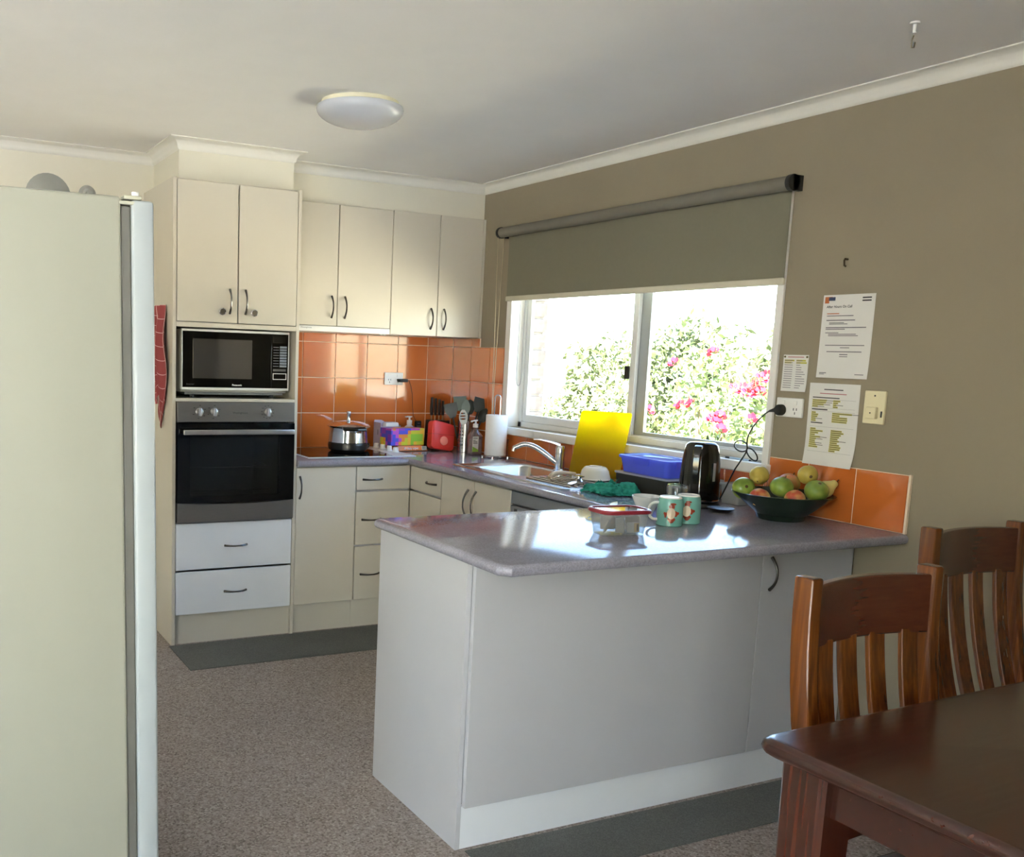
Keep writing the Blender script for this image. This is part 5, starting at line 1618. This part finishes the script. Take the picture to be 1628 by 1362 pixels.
def fruit(kind, label, p, r, m, tilt=(0, 0), grp=None):
    t = thing(kind, label, kind, (p[0], p[1], p[2]), grp)
    if kind == 'apple':
        pr = [(0, -0.80)] + [(math.sin(a) * (1 + 0.06 * math.cos(a)), -math.cos(a) * 0.90) for a in [PI * (0.10 + 0.80 * i / 14) for i in range(15)]] + [(0.16, 0.80), (0.0, 0.70)]
        pr[1] = (0.26, -0.86)
    else:
        pr = [(0, -0.86), (0.22, -0.92), (0.55, -0.82), (0.86, -0.50), (0.96, -0.10), (0.86, 0.28), (0.62, 0.62), (0.46, 0.92), (0.38, 1.16), (0.24, 1.30), (0.0, 1.32)]
    mb = MB().lathe([(a * r, b * r) for a, b in pr], (0, 0, 0), 28)
    st = MB().tube([(0, 0, (0.66 if kind == 'apple' else 1.28) * r), (0.004, 0.002, (1.05 if kind == 'apple' else 1.62) * r)], 0.0018, 6)
    cx0 = MB().lathe([(0.006, -0.875 * r if kind == 'apple' else -0.93 * r), (0.004, -0.86 * r), (0, -0.86 * r)], (0, 0, 0), 8)
    M_ = Matrix.Translation(p) @ Matrix.Rotation(tilt[1], 4, 'Z') @ Matrix.Rotation(tilt[0], 4, 'X')
    mb.xf(M_).build('flesh', m, t, angle=80)
    st.xf(M_).build('stem', STEMM, t)
    cx0.xf(M_).build('calyx', STEMM, t)
    return t


FZ = ZW + 0.1
fruit('apple', 'green apple at the left rim of the fruit bowl', (-0.290, -2.581, 1.005), 0.040, APPG, (-1.9, -0.5), 'green apples')
fruit('apple', 'green apple in the front middle of the fruit bowl', (-0.233, -2.700, 1.025), 0.040, APPG, (0.3, 0.4), 'green apples')
fruit('apple', 'green apple at the right rim of the fruit bowl', (-0.140, -2.769, 1.016), 0.041, APPG, (-2.6, -0.4), 'green apples')
fruit('apple', 'red apple low at the front left of the fruit bowl', (-0.293, -2.661, 0.983), 0.037, APPR, (0.3, 1.0), 'red apples')
fruit('apple', 'red apple low at the front right of the fruit bowl', (-0.232, -2.760, 0.990), 0.036, APPR, (0.5, 2.0), 'red apples')
fruit('apple', 'pinkish apple behind the middle green apple', (-0.142, -2.652, 1.030), 0.039, mat_two('pink_apple_skin', '#b8694a', '#b89a5a', 20, 0.4), (0.4, 0.7), 'red apples')
fruit('pear', 'yellow pear lying at the back left of the fruit bowl', (-0.228, -2.591, 1.051), 0.036, PEARY, (1.9, -0.95), 'yellow pears')
fruit('pear', 'yellow pear end-on at the top of the fruit bowl', (-0.125, -2.712, 1.068), 0.036, PEARY, (-1.45, -0.5), 'yellow pears')
fruit('pear', 'pale pear at the far right rim of the fruit bowl', (-0.071, -2.752, 1.021), 0.032, mat('pale_pear_skin', '#cdbf72', 0.45, var=0.1, vscale=24), (0.9, 0.9), 'yellow pears')

# mugs
def mug(label, cx, cy, rot, a0):
    t = thing('mug', label, 'mug', (cx, cy, ZW), 'teal mugs upside down')
    # upside down: rim on the worktop, base up
    MB().lathe([(0.0405, 0.001), (0.0430, 0.003), (0.0425, 0.030), (0.0420, 0.070), (0.0395, 0.088), (0.037, 0.094)], (cx, cy, ZW), 40, cap=False).build('body', TEALM, t)
    MB().lathe([(0.037, 0.094), (0.0355, 0.0985), (0.0335, 0.0985), (0.032, 0.096), (0, 0.096)], (cx, cy, ZW), 40, cap=False).build('base_ring', CERW, t)
    ha = [(-0.040, 0.078), (-0.060, 0.074), (-0.071, 0.058), (-0.070, 0.036), (-0.058, 0.022), (-0.041, 0.020)]
    mb = MB().tube(smoothpath([(a, 0, z) for a, z in ha], 4), 0.0048, 10)
    mb.xf(Matrix.Translation((cx, cy, ZW)) @ Matrix.Rotation(rot, 4, 'Z')).build('handle', CERW, t)
    # printed bird, upside down like the mug, wrapped on the wall
    def wrap(poly, d):
        out = []
        for x, z in poly:
            a = a0 + x / 0.0428
            rr = 0.0431 + d
            out.append((cx + rr * math.cos(a), cy + rr * math.sin(a), ZW + z))
        return out
    def blob(bx_, bz_, rx_, rz_, k=18, jag=0.0, ph_=0.0):
        return [(bx_ + rx_ * math.cos(2 * PI * i / k) * (1 + jag * math.sin(3 * 2 * PI * i / k + ph_)), bz_ + rz_ * math.sin(2 * PI * i / k) * (1 + jag * math.sin(3 * 2 * PI * i / k + ph_))) for i in range(k)]
    def print_(nm, blobs, m, d):
        q = MB()
        for poly in blobs:
            vs_ = wrap(poly, d); cxp = (sum(p[0] for p in poly) / len(poly), sum(p[1] for p in poly) / len(poly))
            vs_.append(wrap([cxp], d + 0.0002)[0]); k = len(poly)
            q.add(vs_, [(i, (i + 1) % k, k) for i in range(k)])
        q.build(nm, m, t, smooth=False)
    print_('printed_bird_outline', [blob(0.002, 0.066, 0.009, 0.011, jag=0.15), blob(0.006, 0.078, 0.010, 0.004), blob(-0.017, 0.042, 0.006, 0.009, jag=0.3), blob(0.019, 0.046, 0.008, 0.009, jag=0.3, ph_=1), blob(0.003, 0.024, 0.012, 0.009, jag=0.2)], BROWNI, 0.0004)
    print_('printed_bird_body', [blob(0.001, 0.046, 0.0135, 0.019)], CREAMI, 0.0009)
    return t


mug('teal mug with printed bird upside down, nearer the clear tub', -0.700, -2.655, -0.45, -2.25)
mug('teal mug upside down, half hidden behind the first mug', -0.598, -2.632, -2.0, -2.45)
tg = MB().lathe([(0.030, 0.001), (0.034, 0.003), (0.037, 0.110), (0.034, 0.118), (0.028, 0.118), (0.028, 0.114), (0.033, 0.108), (0.030, 0.005)], (-0.560, -2.535, ZW), 32, cap=False).build('drinking_glass', TUMB)
tag(tg, 'clear glass tumbler standing behind the mugs', 'glass')
wb2 = MB().lathe([(0, 0.001), (0.024, 0.001), (0.026, 0.006), (0.046, 0.050), (0.052, 0.066), (0.050, 0.067), (0.043, 0.050), (0.022, 0.010), (0, 0.008)], (-0.612, -2.440, ZW), 36).build('small_bowl', mat('white_bowl', '#e4e2dc', 0.2))
tag(wb2, 'small white bowl behind the first mug', 'bowl')
gl = MB().lathe([(0.066, 0.0), (0.068, 0.003), (0.066, 0.006), (0.060, 0.006), (0.058, 0.003), (0, 0.003)], (-0.86, -2.52, ZW + 0.001), 36).build('clear_lid', CLEAR)
tag(gl, 'clear plastic lid lying behind the tea bag tub', 'lid')
spn = MB().bar(smoothpath([(-0.515, -2.175, ZW + 0.004), (-0.56, -2.215, ZW + 0.007), (-0.62, -2.265, ZW + 0.003)], 4), [0.008, 0.007, 0.006, 0.006, 0.012, 0.022, 0.028, 0.026, 0.012], 0.002, (0.66, -0.75, 0)).build('steel_spoon', STEEL, bevel=0.0006)
tag(spn, 'steel spoon with handle under the teal cloth', 'spoon')

# tub of tea bags
tcx, tcy, trz = -0.985, -2.735, -0.10
tbz = thing('tea_bag_tub', 'clear plastic tub with red-rimmed lid full of tea bags', 'container', (tcx, tcy, ZW))


def rt(a, b, r, z):
    return [(tcx + p[0], tcy + p[1], ZW + z) for p in rrect(0, 0, a, b, r, 7)]


MB().rings([rt(0.074, 0.044, 0.020, 0.001), rt(0.086, 0.056, 0.030, 0.072), rt(0.0845, 0.0545, 0.030, 0.072), rt(0.0725, 0.0425, 0.020, 0.003)], cap0=True, cap1=True).build('tub', CLEAR, tbz, angle=45)
MB().rings([rt(0.090, 0.060, 0.032, 0.071), rt(0.092, 0.062, 0.034, 0.074), rt(0.092, 0.062, 0.034, 0.080), rt(0.089, 0.059, 0.032, 0.083), rt(0.082, 0.052, 0.028, 0.083), rt(0.082, 0.052, 0.028, 0.071)], cap0=False, cap1=False).build('lid_rim', mat('lid_red', '#852630', 0.35), tbz, angle=45)
MB().rings([rt(0.083, 0.053, 0.028, 0.0785), rt(0.083, 0.053, 0.028, 0.0800)]).build('lid_film', CLEAR, tbz, angle=45)
TEAB = mat('tea_bag_paper', '#b9ada0', 0.85, var=0.12, vscale=40)
TEAS = mat('tea_sachet', '#d5d1c9', 0.7, var=0.05)
rotz(tbz, trz)
k = 0
tl = ['tea sachet standing at the front of the tub', 'tea sachet with tan label at the front right of the tub', 'crumpled tea bag at the left end of the tub', 'tea bag at the right end of the tub', 'tea bag leaning in the back of the tub', 'tea sachet lying across the top inside the tub', 'tea bag at the back left corner of the tub']
for (x, y, z, a, rz_, rx_, m_, sz) in ((-0.020, -0.034, 0.034, 0, 0.05, -0.12, TEAS, (0.034, 0.050)), (0.028, -0.036, 0.026, 0, -0.03, -0.10, TEAS, (0.044, 0.034)), (-0.050, -0.010, 0.030, 0, 0.8, 0.3, TEAB, (0.044, 0.044)),
                                       (0.052, 0.002, 0.034, 0, -0.7, 0.15, TEAB, (0.046, 0.050)), (0.005, 0.018, 0.036, 0, 0.2, 0.3, TEAB, (0.05, 0.05)), (0.012, -0.010, 0.058, 0, 0.3, 1.25, TEAS, (0.05, 0.045)), (-0.03, 0.022, 0.034, 0, -0.2, -0.2, TEAB, (0.046, 0.046))):
    o = MB().rings([[(p[0], yy, p[1]) for p in rrect(0, 0, sz[0] / 2 - e, sz[1] / 2 - e, 0.003, 3)] for yy, e in ((-0.0035, 0.008), (-0.002, 0.001), (0.002, 0.001), (0.0035, 0.008))])
    nm = o.mesh('tea_bag', m_)
    ob_ = bpy.data.objects.new('tea_bag', nm); COL.objects.link(ob_)
    ob_.location = Matrix.Translation((tcx, tcy, ZW)) @ Matrix.Rotation(trz, 4, 'Z') @ Vector((x, y, z))
    ob_.rotation_euler = (rx_, 0, rz_ + trz)
    OFF[ob_] = (0, 0, 0)
    tag(ob_, tl[k], 'tea bag', 'tea bags in the tub')
    if k == 1:
        MB().box(0.002, 0.021, -0.0046, -0.0036, -0.014, 0.014).build('label', mat('tan_label', '#c9ad70', 0.7), ob_)
        MB().box(0.011, 0.017, -0.0052, -0.0045, -0.010, 0.010).build('label_print', DARKP, ob_)
    k += 1

# pen on the sill
pn_ = thing('pen', 'pale blue pen with a black end lying on the window sill', 'pen', (-0.004, -2.27, 1.0697))
MB().cyl((-0.006, -2.335, 1.0738), 0.0040, 0.10, 'y', 10).build('barrel', mat('pen_blue', '#9fb6c8', 0.3), pn_)
MB().cyl((-0.006, -2.235, 1.0738), 0.0042, 0.022, 'y', 10).build('cap', BLKM, pn_)
MB().lathe([(0.0015, -2.345), (0.0035, -2.335)], (-0.006, 0, 1.0738), 8, 'y').build('tip', DARKP, pn_)

# ------------------------------------------------------------------ outside
struct(B(-40, 0.0 - 0.0, -40, 40, -0.35, -0.30).build('floor_outside', PAVE, smooth=False), 'unseen paving around the house, added pale to bounce light indoors')  # unseen ground added, kept pale so sun bounces in through the rear door
struct(B(0.0, 40, -40, 40, -0.35, -0.29).build('floor_garden', LAWN, smooth=False), 'dry lawn of the garden outside the window')

fn = thing('garden_fence', 'pale cream metal fence behind the hedge', 'fence', (7.5, 4.5, -0.29))
for i in range(10):
    y0 = -2.5 + i * 1.5
    pm = MB()
    pts = []
    for k in range(21):
        yy = y0 + 1.48 * k / 20
        pts.append((7.5 + (0.018 if (k // 2) % 2 else -0.018), yy))
    poly = pts + [(p[0] + 0.004, p[1]) for p in pts[::-1]]
    pm.prism(poly, -0.25, 1.95)
    pm.build('fence_panel', FENCEM, fn, smooth=False)
    B(7.46, 7.54, y0 - 0.03, y0 + 0.03, -0.29, 2.0).build('fence_post', FENCEM, fn)
B(7.455, 7.545, -2.6, 12.6, 1.95, 2.02).build('top_rail', FENCEM, fn)

rng = np.random.default_rng(5)


def shrub(name, label, cx, cy, rx, ry, h, nleaf, lm, leaf=0.05, flowers=0, z0=-0.29, grp='garden shrubs'):
    t = thing(name, label, 'shrub', (cx, cy, z0), grp)
    # leaves in a lumpy ellipsoid shell
    d = rng.normal(size=(nleaf, 3)); d /= np.linalg.norm(d, axis=1)[:, None]
    rad = rng.uniform(0.45, 1.0, nleaf) ** 0.45
    lump = 1 + 0.16 * np.sin(d[:, 0] * 7 + cx) * np.cos(d[:, 1] * 6 + cy) + 0.12 * np.sin(d[:, 2] * 9)
    P_ = np.stack([cx + d[:, 0] * rx * rad * lump, cy + d[:, 1] * ry * rad * lump, z0 + h * 0.52 + d[:, 2] * h * 0.5 * rad * lump], 1)
    P_[:, 2] = np.maximum(P_[:, 2], z0 + 0.05)
    a = rng.normal(size=(nleaf, 3)); a /= np.linalg.norm(a, axis=1)[:, None]
    b = rng.normal(size=(nleaf, 3)); b -= a * (a * b).sum(1)[:, None]; b /= np.linalg.norm(b, axis=1)[:, None]
    s = leaf * rng.uniform(0.6, 1.25, nleaf)[:, None]
    V = np.stack([P_ - a * s, P_ + b * s * 0.45, P_ + a * s, P_ - b * s * 0.45], 1).reshape(-1, 3) - np.array([cx, cy, z0])
    me = bpy.data.meshes.new('foliage')
    me.from_pydata(V.tolist(), [], np.arange(nleaf * 4).reshape(-1, 4).tolist())
    me.materials.append(lm)
    o = bpy.data.objects.new('foliage', me); COL.objects.link(o); o.parent = t; o['kind'] = 'stuff'; OFF[o] = OFF[t]
    for k in range(5):
        a_ = 2 * PI * k / 5
        MB().tube([(cx + 0.04 * math.cos(a_), cy + 0.04 * math.sin(a_), z0), (cx + 0.3 * rx * math.cos(a_), cy + 0.3 * ry * math.sin(a_), z0 + h * 0.4), (cx + 0.6 * rx * math.cos(a_), cy + 0.6 * ry * math.sin(a_), z0 + h * 0.75)], [0.02, 0.014, 0.006], 6).build('stem', STEMG, t)
    for p in (flowers or []):
        p = Vector(p)
        f_ = MB()
        for q in range(9):
            aa = q * 2.4; r1 = 0.012 + 0.004 * q
            n_ = Vector((math.cos(aa), math.sin(aa), 0.8)).normalized(); s1 = Vector((-math.sin(aa), math.cos(aa), 0))
            c_ = Vector((math.cos(aa) * r1 * 0.6, math.sin(aa) * r1 * 0.6, 0.004 * (9 - q)))
            u1 = n_ * 0.034
            f_.add([c_ - s1 * 0.010, c_ + s1 * 0.010, c_ + s1 * 0.024 + u1 * 0.7, c_ + u1 * 1.1, c_ - s1 * 0.024 + u1 * 0.7], [(0, 1, 2, 3, 4)])
        f_.xf(Matrix.Translation(p) @ Matrix.Rotation(rng.uniform(0, 6), 4, 'Z') @ Matrix.Rotation(-0.9, 4, 'Y'))
        f_.build('rose_flower', ROSE, t, solid=0.001, angle=60)
    return t


shrub('hedge_shrub', 'tall dense green shrub straight outside the right window pane', 4.3, 2.45, 0.8, 0.72, 2.10, 7500, LEAF, 0.055, 0)
shrub('hedge_shrub', 'green shrub behind the window centre bar', 4.5, 4.05, 0.7, 0.70, 1.90, 5500, LEAF, 0.055, 0)
shrub('hedge_shrub', 'pale sunlit shrub low outside the left window pane', 5.2, 6.6, 0.9, 1.3, 1.15, 2200, LEAF2, 0.05, 0)
shrub('hedge_shrub', 'green shrub at the right end of the garden hedge', 4.2, 0.95, 0.8, 0.68, 2.05, 6500, LEAF, 0.055, 0)
RB1 = [(2.35, -0.196, 1.346), (2.35, -0.169, 1.293), (2.37, -0.232, 1.369), (2.36, -0.093, 1.267), (2.34, -0.047, 1.274), (2.35, 0.039, 1.261), (2.33, -0.107, 1.242), (2.36, -0.201, 1.251), (2.34, 0.136, 1.06), (2.33, 0.162, 1.017), (2.35, 0.208, 1.041), (2.34, -0.145, 1.059), (2.33, 0.114, 0.966)]
RB2 = [(2.44, 0.330, 1.521), (2.37, 0.659, 1.434), (2.36, 0.915, 1.053), (2.34, 0.524, 1.118), (2.35, 0.427, 1.134)]
shrub('rose_bush', 'rose bush with a cluster of red blooms at the right edge of the window', 2.75, -0.02, 0.38, 0.30, 1.75, 1500, LEAF2, 0.042, RB1, grp='rose bushes')
shrub('rose_bush', 'rose bush with a few scattered red blooms near the window centre', 2.75, 0.68, 0.38, 0.32, 1.85, 1500, LEAF2, 0.042, RB2, grp='rose bushes')
